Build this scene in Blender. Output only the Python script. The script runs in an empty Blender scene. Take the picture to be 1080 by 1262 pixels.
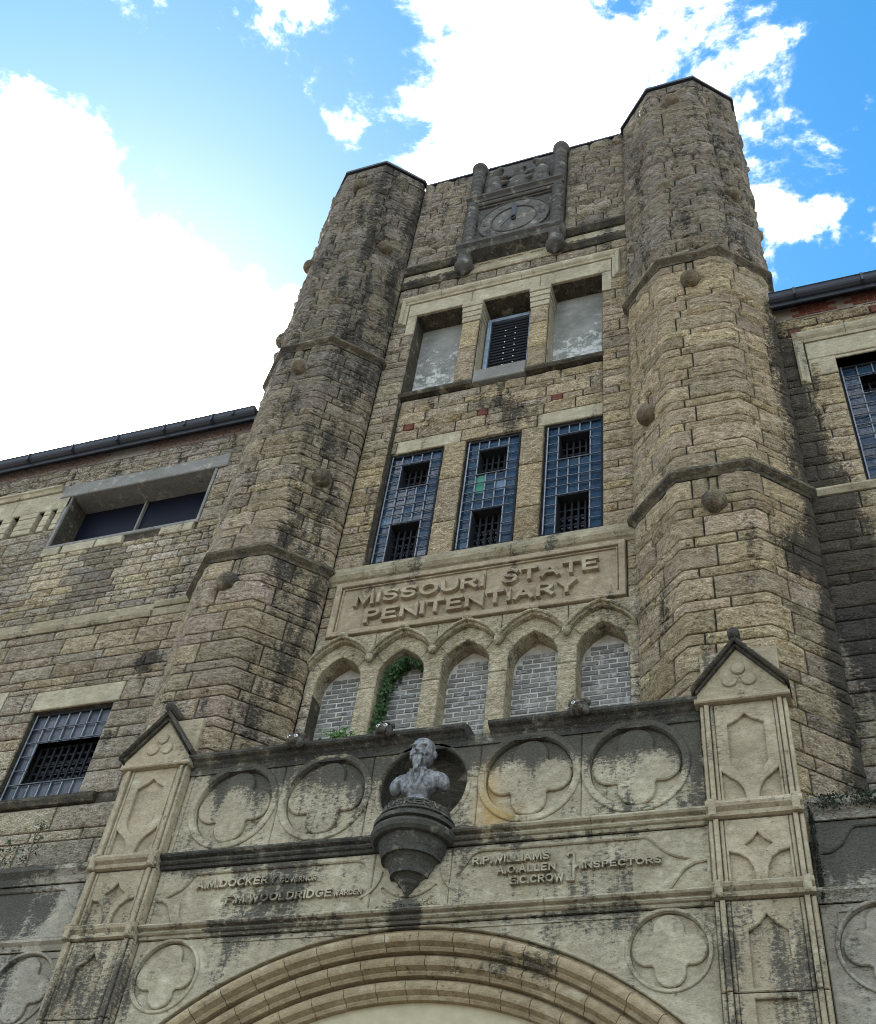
import bpy, math, random
import numpy as np
from mathutils import Vector, Matrix
from mathutils.geometry import tessellate_polygon
R_ = math.radians
random.seed(7)
SC = bpy.context.scene
COL = SC.collection

# ------------------------------------------------------------------ camera
CAM = np.array([4.009, -9.934, -9.811]); YAW, PIT, ROL = -0.441, 0.812, 0.155
_f = np.array([math.sin(YAW)*math.cos(PIT), math.cos(YAW)*math.cos(PIT), math.sin(PIT)])
_r = np.array([math.cos(YAW), -math.sin(YAW), 0.0]); _u = np.cross(_r, _f)
RT = math.cos(ROL)*_r + math.sin(ROL)*_u
UP = -math.sin(ROL)*_r + math.cos(ROL)*_u
cd = bpy.data.cameras.new('camera'); cam = bpy.data.objects.new('camera', cd); COL.objects.link(cam)
cd.sensor_fit = 'VERTICAL'; cd.sensor_height = 36; cd.sensor_width = 36; cd.lens = 1381.87/1262*36
cd.clip_start = 0.05; cd.clip_end = 5000
M = Matrix(((RT[0], UP[0], -_f[0], CAM[0]), (RT[1], UP[1], -_f[1], CAM[1]), (RT[2], UP[2], -_f[2], CAM[2]), (0, 0, 0, 1)))
cam.matrix_world = M
SC.camera = cam
def pixray(x, y):
    d = (x-540)/1381.87*RT - (y-631)/1381.87*UP + _f
    return d/np.linalg.norm(d)

# ------------------------------------------------------------------ world and sun
SUN_EL, SUN_AZ = R_(44), R_(-49)        # azimuth measured from +Y, negative to the left
w = bpy.data.worlds.new('World'); SC.world = w; w.use_nodes = True
nt = w.node_tree; nt.nodes.clear()
def N(t, **k):
    n = nt.nodes.new(t)
    for a, b in k.items(): setattr(n, a, b)
    return n
out = N('ShaderNodeOutputWorld'); bg = N('ShaderNodeBackground'); bg.inputs['Strength'].default_value = 0.05
nt.links.new(bg.outputs[0], out.inputs[0])
sky = N('ShaderNodeTexSky', sky_type='NISHITA'); sky.sun_disc = False
sky.sun_elevation = SUN_EL; sky.sun_rotation = SUN_AZ
sky.air_density = 1.0; sky.dust_density = 0.4; sky.ozone_density = 3.0
tc = N('ShaderNodeTexCoord')
def math_n(op, a=None, b=None, c=None, clamp=False):
    n = N('ShaderNodeMath', operation=op); n.use_clamp = clamp
    for i, v in enumerate((a, b, c)):
        if v is None: continue
        if isinstance(v, (int, float)): n.inputs[i].default_value = v
        else: nt.links.new(v, n.inputs[i])
    return n.outputs[0]
def vec_n(op, a, b=None):
    n = N('ShaderNodeVectorMath', operation=op)
    for i, v in enumerate((a, b)):
        if v is None: continue
        if isinstance(v, (tuple, list)): n.inputs[i].default_value = v
        else: nt.links.new(v, n.inputs[i])
    return n
dirv = vec_n('NORMALIZE', tc.outputs['Generated']).outputs[0]
sep = N('ShaderNodeSeparateXYZ'); nt.links.new(dirv, sep.inputs[0])
zc = math_n('MAXIMUM', sep.outputs[2], 0.05)
comb = N('ShaderNodeCombineXYZ')
nt.links.new(math_n('DIVIDE', sep.outputs[0], zc), comb.inputs[0]); nt.links.new(math_n('DIVIDE', sep.outputs[1], zc), comb.inputs[1])
n1 = N('ShaderNodeTexNoise'); n1.inputs['Scale'].default_value = 7.0; n1.inputs['Detail'].default_value = 10; n1.inputs['Roughness'].default_value = 0.64
n1.inputs['Distortion'].default_value = 0.2
nt.links.new(comb.outputs[0], n1.inputs['Vector'])
n2 = N('ShaderNodeTexNoise'); n2.inputs['Scale'].default_value = 2.2; n2.inputs['Detail'].default_value = 4
nt.links.new(comb.outputs[0], n2.inputs['Vector'])
def blob(px, py, k, amp):
    d = pixray(px, py)
    dt = vec_n('DOT_PRODUCT', dirv, tuple(d)).outputs['Value']
    e = math_n('POWER', 2.718, math_n('MULTIPLY', math_n('SUBTRACT', dt, 1.0), k))
    return math_n('MULTIPLY', e, amp)
acc = math_n('ADD', math_n('MULTIPLY', n1.outputs[0], 0.95), math_n('MULTIPLY', n2.outputs[0], 0.30))
for b in ((-20, 520, 34, 0.42), (310, 560, 120, 0.16), (570, 60, 130, 0.08), (600, 160, 300, 0.08), (780, 30, 300, 0.06), (960, 95, 300, 0.055), (945, 205, 700, 0.10), (1010, 268, 2600, 0.15), (950, 305, 1800, 0.15), (1085, 215, 1500, 0.14), (1005, 150, 900, 0.05), (425, 165, 2600, 0.12), (740, 150, 1500, 0.10),
          (210, 70, 60, -0.16), (330, 230, 250, -0.17), (1030, 330, 110, -0.12), (1060, 20, 200, -0.12), (880, 250, 300, -0.06)):
    acc = math_n('ADD', acc, blob(*b))
mr = N('ShaderNodeMapRange'); mr.interpolation_type = 'SMOOTHSTEP'
nt.links.new(acc, mr.inputs[0]); mr.inputs[1].default_value = 0.60; mr.inputs[2].default_value = 0.83
fade = N('ShaderNodeMapRange'); nt.links.new(sep.outputs[2], fade.inputs[0]); fade.inputs[1].default_value = 0.0; fade.inputs[2].default_value = 0.2
cl = math_n('MULTIPLY', mr.outputs[0], math_n('ADD', math_n('MULTIPLY', fade.outputs[0], 0.6), 0.4))
mix = N('ShaderNodeMix', data_type='RGBA')
nt.links.new(math_n('POWER', cl, 1.7), mix.inputs['Factor']); hs = N('ShaderNodeHueSaturation'); hs.inputs['Saturation'].default_value = 1.32; hs.inputs['Value'].default_value = 0.74; hs.inputs['Hue'].default_value = 0.487; nt.links.new(sky.outputs[0], hs.inputs['Color']); nt.links.new(hs.outputs[0], mix.inputs['A']); mix.inputs['B'].default_value = (46.0, 42.5, 37.0, 1)
nt.links.new(mix.outputs['Result'], bg.inputs['Color'])

sl = bpy.data.lights.new('sun', 'SUN'); sl.energy = 3.0; sl.angle = R_(0.53); sl.color = (1, 0.95, 0.87)
so = bpy.data.objects.new('sun', sl); COL.objects.link(so)
sdir = Vector((math.sin(SUN_AZ)*math.cos(SUN_EL), math.cos(SUN_AZ)*math.cos(SUN_EL), math.sin(SUN_EL)))
so.rotation_euler = sdir.to_track_quat('Z', 'Y').to_euler(); so.location = (-20, 20, 30)
vs = SC.view_settings
vs.view_transform = 'Standard'; vs.look = 'None'; vs.gamma = 1; vs.use_curve_mapping = False; vs.exposure = 3.05
SC.cycles.filter_width = 0.95

# ------------------------------------------------------------------ helpers
def vnoise(p, seed=0):
    p = np.asarray(p, float); i = np.floor(p).astype(np.int64); f = p-i; f = f*f*(3-2*f)
    def h(a, b, c):
        n = (a*374761393 + b*668265263 + c*2147483647 + seed*974711) & 0x7fffffff
        n = ((n ^ (n >> 13))*1274126177) & 0x7fffffff
        return ((n ^ (n >> 16)) & 0xffff)/65535.0
    r = 0
    for dx in (0, 1):
        for dy in (0, 1):
            for dz in (0, 1):
                wgt = (f[:, 0] if dx else 1-f[:, 0])*(f[:, 1] if dy else 1-f[:, 1])*(f[:, 2] if dz else 1-f[:, 2])
                r = r + wgt*h(i[:, 0]+dx, i[:, 1]+dy, i[:, 2]+dz)
    return r

def thing(name, label, cat, loc=(0, 0, 0), group=None):
    o = bpy.data.objects.new(name, None); COL.objects.link(o); o.location = loc
    o.empty_display_size = 0.2
    o['label'] = label; o['category'] = cat
    if group: o['group'] = group
    o['_w'] = list(loc)
    return o
def tag(o, label, cat, group=None):
    o['label'] = label; o['category'] = cat
    if group: o['group'] = group
    return o
def obj(name, V, F, mat, parent=None, smooth=False, tint=None, kind=None):
    V = np.asarray(V, float)
    me = bpy.data.meshes.new(name)
    me.from_pydata([tuple(v) for v in V], [], F); me.update()
    if smooth is True: me.polygons.foreach_set('use_smooth', [True]*len(me.polygons))
    elif smooth is not False and smooth is not None: me.polygons.foreach_set('use_smooth', list(smooth))
    if tint is not None:
        a = me.color_attributes.new('tint', 'FLOAT_COLOR', 'POINT')
        a.data.foreach_set('color', np.asarray(tint, np.float32).ravel())
    me.materials.append(mat)
    return place(name, me, parent, kind)
def place(name, me, parent, kind=None):
    o = bpy.data.objects.new(name, me); COL.objects.link(o)
    if parent is not None:
        o.parent = parent
        if '_w' in parent.keys(): o.location = -Vector(parent['_w'])
    if kind: o['kind'] = kind
    return o

class MB:
    def __init__(s): s.V = []; s.F = []; s.S = []
    def add(s, V, F, smooth=False):
        b = len(s.V); s.V += [tuple(v) for v in V]; s.F += [tuple(i+b for i in f) for f in F]; s.S += [smooth]*len(F); return s
    def box(s, x0, x1, y0, y1, z0, z1, bev=0.0):
        if bev <= 0:
            V = [(x, y, z) for x in (x0, x1) for y in (y0, y1) for z in (z0, z1)]
            return s.add(V, [(0, 1, 3, 2), (4, 6, 7, 5), (0, 4, 5, 1), (2, 3, 7, 6), (0, 2, 6, 4), (1, 5, 7, 3)])
        # box chamfered towards -Y (its front)
        b = bev
        V = [(x0, y1, z0), (x1, y1, z0), (x1, y1, z1), (x0, y1, z1), (x0, y0+b, z0), (x1, y0+b, z0), (x1, y0+b, z1), (x0, y0+b, z1),
             (x0+b, y0, z0+b), (x1-b, y0, z0+b), (x1-b, y0, z1-b), (x0+b, y0, z1-b)]
        F = [(3, 2, 1, 0), (8, 9, 10, 11)]
        for k in range(4):
            n = (k+1) % 4; F += [(k, n, 4+n, 4+k), (4+k, 4+n, 8+n, 8+k)]
        return s.add(V, F)
    def sweep(s, path, prof, closed=False, cap=True, smooth=False):
        # path: (x,y) points left to right; prof: (offset outward, z)
        P = [poffs(path, i) for i in range(len(path))]
        V = []; m = len(prof)
        for (x, y), (nx, ny) in zip(path, P):
            for o, z in prof: V.append((x+nx*o, y+ny*o, z))
        F = []
        for i in range(len(path)-1):
            for j in range(m-1): F.append((i*m+j, (i+1)*m+j, (i+1)*m+j+1, i*m+j+1))
        if cap: F += [tuple(range(m))[::-1], tuple(range((len(path)-1)*m, len(path)*m))]
        return s.add(V, F, smooth)
    def lathe(s, cx, cy, prof, n=24, a0=0, a1=2*math.pi, smooth=True):
        full = abs(a1-a0-2*math.pi) < 1e-6; k = n if full else n+1
        V = []
        for i in range(k):
            a = a0+(a1-a0)*i/n
            for r, z in prof: V.append((cx+r*math.cos(a), cy+r*math.sin(a), z))
        m = len(prof); F = []
        for i in range(n):
            ii = (i+1) % k
            for j in range(m-1): F.append((i*m+j, ii*m+j, ii*m+j+1, i*m+j+1))
        return s.add(V, F, smooth)
    def tube(s, pts, r, n=6, smooth=True):
        pts = [Vector(p) for p in pts]; V = []
        for i, p in enumerate(pts):
            d = (pts[min(i+1, len(pts)-1)]-pts[max(i-1, 0)]).normalized()
            a = d.orthogonal().normalized(); b = d.cross(a)
            rr = r[i] if isinstance(r, (list, tuple)) else r
            for k in range(n):
                t = 2*math.pi*k/n; V.append(tuple(p+a*math.cos(t)*rr+b*math.sin(t)*rr))
        F = [(i*n+k, i*n+(k+1) % n, (i+1)*n+(k+1) % n, (i+1)*n+k) for i in range(len(pts)-1) for k in range(n)]
        F += [tuple(range(n))[::-1], tuple(range((len(pts)-1)*n, len(pts)*n))]
        return s.add(V, F, smooth)
    def plate(s, outer, holes, yf, yb, bev=0.008, holes_through=True):
        # polygon in XZ extruded from yf (front) to yb, its front edge chamfered
        V = []; F = []; loops = [outer]+list(holes)
        fronts = []
        for li, L in enumerate(loops):
            L = [tuple(p) for p in L]
            A = sum(L[i][0]*L[(i+1) % len(L)][1]-L[(i+1) % len(L)][0]*L[i][1] for i in range(len(L)))
            if (A > 0) != (li == 0): L = L[::-1]
            n = len(L); b = len(V); ins = []
            for i in range(n):
                p0, p1, p2 = L[i-1], L[i], L[(i+1) % n]
                e1 = (p1[0]-p0[0], p1[1]-p0[1]); e2 = (p2[0]-p1[0], p2[1]-p1[1])
                l1 = math.hypot(*e1) or 1e-9; l2 = math.hypot(*e2) or 1e-9
                n1_ = (-e1[1]/l1, e1[0]/l1); n2_ = (-e2[1]/l2, e2[0]/l2)
                q = 1+n1_[0]*n2_[0]+n1_[1]*n2_[1]; q = max(q, 0.35)
                ins.append((p1[0]+(n1_[0]+n2_[0])/q*bev, p1[1]+(n1_[1]+n2_[1])/q*bev))
            for x, z in ins: V.append((x, yf, z))
            for x, z in L: V.append((x, yf+bev, z))
            for x, z in L: V.append((x, yb, z))
            fronts.append((b, ins))
            for i in range(n):
                j = (i+1) % n
                F.append((b+i, b+n+i, b+n+j, b+j)); F.append((b+n+i, b+2*n+i, b+2*n+j, b+n+j))
        tri = tessellate_polygon([[Vector((x, z, 0)) for x, z in ins] for _, ins in fronts])
        idx = []
        for b, ins in fronts: idx += [b+i for i in range(len(ins))]
        for t in tri: F.append((idx[t[0]], idx[t[1]], idx[t[2]]))
        return s.add(V, F)
    def build(s, name, mat, parent=None, kind=None, tint=None):
        return obj(name, s.V, s.F, mat, parent, s.S, tint, kind)

def poffs(path, i):
    def nrm(a, b):
        dx, dy = b[0]-a[0], b[1]-a[1]; l = math.hypot(dx, dy); return (dy/l, -dx/l)
    if i == 0: return nrm(path[0], path[1])
    if i == len(path)-1: return nrm(path[-2], path[-1])
    a = nrm(path[i-1], path[i]); b = nrm(path[i], path[i+1]); q = 1+a[0]*b[0]+a[1]*b[1]
    return ((a[0]+b[0])/q, (a[1]+b[1])/q)

# ------------------------------------------------------------------ materials
def mat_new(name):
    m = bpy.data.materials.new(name); m.use_nodes = True; t = m.node_tree
    return m, t, t.nodes['Principled BSDF']
def nd(t, typ, **k):
    n = t.nodes.new(typ)
    for a, b in k.items():
        if a in n.inputs.keys(): n.inputs[a].default_value = b
        else: setattr(n, a, b)
    return n
def noise(t, vec, scale, detail=4, rough=0.6, dist=0.0):
    n = nd(t, 'ShaderNodeTexNoise'); n.inputs['Scale'].default_value = scale; n.inputs['Detail'].default_value = detail
    n.inputs['Roughness'].default_value = rough; n.inputs['Distortion'].default_value = dist
    t.links.new(vec, n.inputs['Vector']); return n.outputs[0]
def rng(t, v, a, b, c=0.0, d=1.0, smooth=False):
    n = nd(t, 'ShaderNodeMapRange'); n.clamp = True
    if smooth: n.interpolation_type = 'SMOOTHSTEP'
    t.links.new(v, n.inputs[0])
    for i, q in enumerate((a, b, c, d)):
        if isinstance(q, (int, float)): n.inputs[i+1].default_value = q
        else: t.links.new(q, n.inputs[i+1])
    return n.outputs[0]
def mx(t, fac, a, b, blend='MIX'):
    n = nd(t, 'ShaderNodeMix', data_type='RGBA', blend_type=blend)
    for k, v in (('Factor', fac), ('A', a), ('B', b)):
        s_ = [i for i in n.inputs if i.name == k and (i.type == 'RGBA' or k == 'Factor')][0]
        if isinstance(v, (int, float)): s_.default_value = v
        elif isinstance(v, tuple): s_.default_value = (*v, 1) if len(v) == 3 else v
        else: t.links.new(v, s_)
    return [o for o in n.outputs if o.type == 'RGBA'][0]
def mth(t, op, a, b=0.0, clamp=False):
    n = nd(t, 'ShaderNodeMath', operation=op); n.use_clamp = clamp
    for i, v in enumerate((a, b)):
        if isinstance(v, (int, float)): n.inputs[i].default_value = v
        else: t.links.new(v, n.inputs[i])
    return n.outputs[0]
def pos(t, sc=(1, 1, 1)):
    g = nd(t, 'ShaderNodeNewGeometry'); m = nd(t, 'ShaderNodeMapping'); m.inputs['Scale'].default_value = sc
    t.links.new(g.outputs['Position'], m.inputs['Vector']); return m.outputs[0]
def bump(t, p, h, strength=0.5, dist=0.02, nrm=None):
    b = nd(t, 'ShaderNodeBump'); b.inputs['Strength'].default_value = strength; b.inputs['Distance'].default_value = dist
    t.links.new(h, b.inputs['Height'])
    if nrm is not None: t.links.new(nrm, b.inputs['Normal'])
    t.links.new(b.outputs[0], p.inputs['Normal']); return b.outputs[0]

def stone_mat(name, base=None, rough_bump=1.0, grime=0.0, stains=(), pits=0.6, mott=0.35, ochre=()):
    """Weathered limestone. base None: colour and grime read from the mesh attribute 'tint'."""
    m, t, p = mat_new(name)
    P = pos(t); PZ = pos(t, (1, 1, 0.22)); PS = pos(t, (1, 1, 2.2))
    if base is None:
        a = nd(t, 'ShaderNodeAttribute'); a.attribute_name = 'tint'; colr = a.outputs['Color']; gr = a.outputs['Alpha']
    else:
        colr = None; gr = None
    big = noise(t, P, 1.7, 5, 0.6); mid = noise(t, PS, 9, 6, 0.65); fine = noise(t, PS, 42, 5, 0.7); ultra = noise(t, P, 160, 2, 0.6)
    if base is None: c = colr
    else: c = mx(t, rng(t, big, 0.35, 0.68), tuple(base), tuple(q*(1-mott*f) for q, f in zip(base, (0.9, 0.95, 1.0))))
    # mottling of the bed colour
    c = mx(t, rng(t, mid, 0.38, 0.62, 0.0, (0.9 if rough_bump > .4 else 0.5)*mott/0.35), c, (0.58, 0.54, 0.46), 'MULTIPLY')
    c = mx(t, rng(t, fine, 0.36, 0.58, (0.95 if rough_bump > .4 else 0.45), 0.0), c, (0.40, 0.36, 0.29), 'MULTIPLY')
    c = mx(t, rng(t, noise(t, P, 5.5, 4, 0.6), 0.56, 0.72, 0, 0.35), c, (0.62, 0.56, 0.42))
    c = mx(t, rng(t, noise(t, PS, 19, 5, 0.7, 0.5), 0.52, 0.66, 0, 0.4 if rough_bump > .4 else 0.12), c, mx(t, 1.0, c, (1.5, 1.48, 1.42), 'MULTIPLY'))
    # dark pits: dirt in the hollows plus shade painted in for contrast
    pit = rng(t, noise(t, PS, 24, 4, 0.75, 0.5), 0.565, 0.65, 0, pits)
    c = mx(t, pit, c, (0.055, 0.05, 0.042))
    # grime
    gn = noise(t, PZ, 3.1, 7, 0.68); gf = noise(t, PS, 17, 7, 0.8)
    gsum = mth(t, 'ADD', mth(t, 'MULTIPLY', mth(t, 'ADD', mth(t, 'MULTIPLY', gn, 0.55), mth(t, 'MULTIPLY', gf, 0.45)), 2.7), -0.85)
    amt = gr if gr is not None else None
    if amt is None:
        v = nd(t, 'ShaderNodeValue'); v.outputs[0].default_value = grime; amt = v.outputs[0]
    sx = nd(t, 'ShaderNodeSeparateXYZ'); g = nd(t, 'ShaderNodeNewGeometry'); t.links.new(g.outputs['Position'], sx.inputs[0])
    def gauss(cx, cz, rx, rz, s):
        dx = mth(t, 'DIVIDE', mth(t, 'SUBTRACT', sx.outputs[0], cx), rx); dz = mth(t, 'DIVIDE', mth(t, 'SUBTRACT', sx.outputs[2], cz), rz)
        q = mth(t, 'ADD', mth(t, 'MULTIPLY', dx, dx), mth(t, 'MULTIPLY', dz, dz))
        return mth(t, 'MULTIPLY', mth(t, 'POWER', 2.718, mth(t, 'MULTIPLY', q, -1.0)), s)
    for st in stains: amt = mth(t, 'ADD', amt, gauss(*st[:4], st[4]*1.1))
    thr = mth(t, 'SUBTRACT', 0.86, mth(t, 'MULTIPLY', amt, 0.62))
    gm = rng(t, gsum, mth(t, 'SUBTRACT', thr, 0.13), mth(t, 'ADD', thr, 0.10), 0, 0.86, True)
    c = mx(t, gm, c, mx(t, rng(t, fine, 0.35, 0.65), (0.014, 0.0138, 0.013), (0.062, 0.057, 0.048)))
    for oc in ochre:
        c = mx(t, mth(t, 'MULTIPLY', gauss(*oc), rng(t, gf, 0.35, 0.6), True), c, (0.36, 0.20, 0.035))
    # pale lime speckle
    sp = rng(t, noise(t, P, 60, 2, 0.5), 0.70, 0.76, 0, 0.35)
    c = mx(t, sp, c, (0.62, 0.6, 0.55))
    t.links.new(c, p.inputs['Base Color']); p.inputs['Roughness'].default_value = 0.9
    p.inputs['Specular IOR Level'].default_value = 0.25
    rk = noise(t, PS, 16, 6, 0.7, 0.6)
    h = mth(t, 'ADD', mth(t, 'ADD', mth(t, 'MULTIPLY', mid, 0.8), mth(t, 'MULTIPLY', rk, 0.9)), mth(t, 'ADD', mth(t, 'MULTIPLY', fine, 0.5), mth(t, 'MULTIPLY', ultra, 0.12)))
    h = mth(t, 'SUBTRACT', h, mth(t, 'MULTIPLY', pit, 0.5))
    fr1 = rng(t, noise(t, PS, 6.5, 5, 0.62, 0.8), 0.47, 0.53, 0, 1, True); fr2 = rng(t, noise(t, PS, 15, 5, 0.65, 0.6), 0.49, 0.55, 0, 1, True)
    h = mth(t, 'ADD', h, mth(t, 'ADD', mth(t, 'MULTIPLY', fr1, 0.20 if rough_bump > .4 else 0.0), mth(t, 'MULTIPLY', fr2, 0.17 if rough_bump > .4 else 0.04)))
    bump(t, p, h, min(1.0, 1.0*rough_bump+0.1), 0.085*rough_bump)
    return m

ROCK = stone_mat('rock_faced_limestone', None, 1.0, pits=0.85, mott=0.4)
DRESS = stone_mat('dressed_limestone', (0.47, 0.415, 0.30), 0.25, 0.18, pits=0.35,
                  stains=((0.1, 3.9, 0.55, 1.0, 0.55), (-1.9, 8.8, 0.5, 0.6, 0.3), (1.9, 8.8, 0.5, 0.6, 0.3), (-1.25, 0.65, 0.7, 0.1, 0.2)))
SIGN = stone_mat('sandstone_panel', (0.40, 0.325, 0.225), 0.2, 0.14, pits=0.2, stains=((-1.3, 0.42, 0.8, 0.1, 0.3), (1.45, -0.1, 0.2, 0.3, 0.12)))
PORCH_ST = [(-2.3, -2.95, 0.7, 0.14, 0.35), (1.9, -2.95, 1.2, 0.16, 0.35), (2.3, -3.85, 0.8, 0.10, 0.3), (-2.2, -3.05, 0.45, 0.3, 0.52), (-0.95, -3.05, 0.7, 0.16, 0.42), (0.0, -3.2, 0.8, 0.45, 0.50), (1.0, -3.0, 0.9, 0.22, 0.62), (2.35, -3.05, 0.7, 0.25, 0.62),
            (2.75, -3.4, 0.14, 0.6, 0.5), (-1.45, -4.45, 0.3, 0.35, 0.40), (-2.0, -4.08, 0.8, 0.10, 0.5), (-1.3, -4.82, 0.9, 0.12, 0.42), (0.02, -4.80, 0.18, 0.25, 0.6),
            (0.5, -4.0, 0.5, 0.16, 0.5), (1.6, -4.1, 1.2, 0.04, 0.30), (-3.4, -5.4, 0.5, 0.6, 0.22), (3.3, -5.4, 0.5, 0.8, 0.26), (2.2, -5.0, 0.8, 0.1, 0.2), (1.6, -4.88, 1.2, 0.03, 0.3)]
PORCH = stone_mat('porch_limestone', (0.46, 0.405, 0.295), 0.16, 0.27, stains=PORCH_ST, pits=0.18, mott=0.4, ochre=((0.72, -3.55, 0.12, 0.3, 0.8), (0.85, -3.8, 0.2, 0.12, 0.9)))
PIER = stone_mat('pier_limestone', (0.45, 0.38, 0.265), 0.18, 0.24, pits=0.18, stains=((3.3, -5.6, 0.7, 0.7, 0.35), (-3.3, -5.6, 0.7, 0.7, 0.35)))
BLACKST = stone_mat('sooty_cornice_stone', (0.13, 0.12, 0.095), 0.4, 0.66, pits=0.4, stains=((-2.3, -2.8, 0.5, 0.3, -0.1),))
BOSSST = stone_mat('smooth_boss_stone', (0.25, 0.205, 0.14), 0.45, 0.42, pits=0.5)
LEDGE = stone_mat('pale_ledge_stone', (0.78, 0.75, 0.66), 0.8, 0.0, pits=0.5)  # pale base paints in the lit look of the right ledge
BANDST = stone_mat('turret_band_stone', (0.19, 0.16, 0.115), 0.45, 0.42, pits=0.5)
SILLST = stone_mat('weathered_sill_stone', (0.36, 0.31, 0.21), 0.3, 0.30, pits=0.3)
RINGST = stone_mat('arch_ring_stone', (0.44, 0.345, 0.215), 0.15, 0.12, pits=0.22, stains=((0.9, -5.25, 1.0, 0.14, 0.32), (-2.5, -5.7, 0.5, 0.3, 0.15)))
SIDEST = stone_mat('dark_side_wall_stone', (0.36, 0.33, 0.27), 0.22, 0.28, stains=((4.6, -4.3, 1.4, 0.34, 0.95), (-5.0, -4.35, 0.9, 0.30, 0.85), (-5.0, -3.9, 1.2, 0.12, 0.6)), pits=0.35)  # darker over the band panels and along the left ledge
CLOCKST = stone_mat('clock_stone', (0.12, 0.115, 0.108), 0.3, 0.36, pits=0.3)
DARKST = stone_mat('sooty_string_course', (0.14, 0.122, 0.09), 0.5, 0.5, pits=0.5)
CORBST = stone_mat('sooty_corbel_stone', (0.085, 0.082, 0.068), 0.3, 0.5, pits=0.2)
MORTAR = stone_mat('lime_mortar', (0.12, 0.105, 0.078), 0.5, 0.3, pits=0.3)
CONC = stone_mat('grey_concrete', (0.235, 0.23, 0.215), 0.12, 0.12, pits=0.12, mott=0.25)
PLAST = None

def simple(name, colr, rough=0.6, metal=0.0, bscale=0, bstr=0.2, var=0.0, spec=0.5):
    m, t, p = mat_new(name)
    P = pos(t)
    if var > 0:
        c = mx(t, rng(t, noise(t, P, 7, 5, 0.65), 0.3, 0.7), tuple(colr), tuple(q*(1-var) for q in colr))
        t.links.new(c, p.inputs['Base Color'])
    else: p.inputs['Base Color'].default_value = (*colr, 1)
    p.inputs['Roughness'].default_value = rough; p.inputs['Metallic'].default_value = metal; p.inputs['Specular IOR Level'].default_value = spec
    if bscale: bump(t, p, noise(t, P, bscale, 4), bstr, 0.01)
    return m
STEEL = simple('window_bar_steel', (0.09, 0.10, 0.115), 0.5, 0.3, 60, 0.3, 0.5)
LSTEEL = simple('pale_weathered_steel', (0.24, 0.26, 0.29), 0.5, 0.4, 60, 0.3, 0.5)
DSTEEL = simple('dark_window_steel', (0.014, 0.015, 0.018), 0.8, 0.0, spec=0.2)
BLACKM = simple('black_roof_metal', (0.022, 0.024, 0.032), 0.45, 0.1, 12, 0.1, 0.3)
GUTTER = simple('painted_gutter', (0.022, 0.024, 0.034), 0.55, 0.2, 5, 0.05, 0.2)
DARK = simple('dark_room', (0.006, 0.007, 0.012), 0.9)  # near-black colour standing in for the darkness of unlit rooms
REDB = simple('red_brick', (0.15, 0.05, 0.035), 0.9, 0, 45, 0.5, 0.5, 0.2)
MUDB = simple('dull_mauve_brick', (0.21, 0.155, 0.135), 0.9, 0, 45, 0.5, 0.4, 0.2)
GMORT = simple('pale_brick_mortar', (0.56, 0.53, 0.47), 0.95, 0, 60, 0.5, 0.5, 0.2)
ROOFM = simple('dark_roofing', (0.04, 0.04, 0.045), 0.8, 0, 20, 0.3, 0.3)
EYEW = simple('chalk_white_eye', (0.6, 0.6, 0.57), 0.8)
EYEB = simple('black_pupil', (0.01, 0.01, 0.01), 0.8)
WHITE = simple('white_bulb', (0.75, 0.77, 0.8), 0.4)
GREENP = simple('green_glass_pane', (0.01, 0.15, 0.085), 0.3)
LBLUEP = simple('light_blue_glass_pane', (0.10, 0.17, 0.25), 0.35, var=0.5)
BARK = simple('twig_bark', (0.10, 0.07, 0.045), 0.9)
IVY = simple('ivy_leaf', (0.035, 0.095, 0.018), 0.55, var=0.5)
IVYL = simple('young_leaf', (0.07, 0.17, 0.02), 0.55, var=0.3)
LEAFD = simple('dull_leaf', (0.05, 0.075, 0.03), 0.6, var=0.4)
MOSS = simple('dark_moss', (0.022, 0.03, 0.014), 0.95, 0, 50, 0.8, 0.5)

def brickmat():
    m, t, p = mat_new('grey_brick')
    oi = nd(t, 'ShaderNodeObjectInfo'); P = pos(t, (1, 1, 3))
    c = mx(t, oi.outputs['Random'], (0.085, 0.08, 0.074), (0.20, 0.185, 0.165))
    c = mx(t, rng(t, noise(t, P, 30, 5, 0.7), 0.5, 0.75, 0, 0.7), c, (0.38, 0.37, 0.36))
    c = mx(t, rng(t, noise(t, pos(t), 4.5, 8, 0.75, 0.6), 0.52, 0.62, 0, 0.75), c, (0.42, 0.41, 0.39))
    c = mx(t, rng(t, noise(t, pos(t), 9, 6, 0.7), 0.60, 0.68, 0, 0.7), c, (0.04, 0.04, 0.038))
    t.links.new(c, p.inputs['Base Color']); p.inputs['Roughness'].default_value = 0.9
    bump(t, p, noise(t, P, 50, 4), 0.5, 0.01); return m
GBRICK = brickmat()
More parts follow.
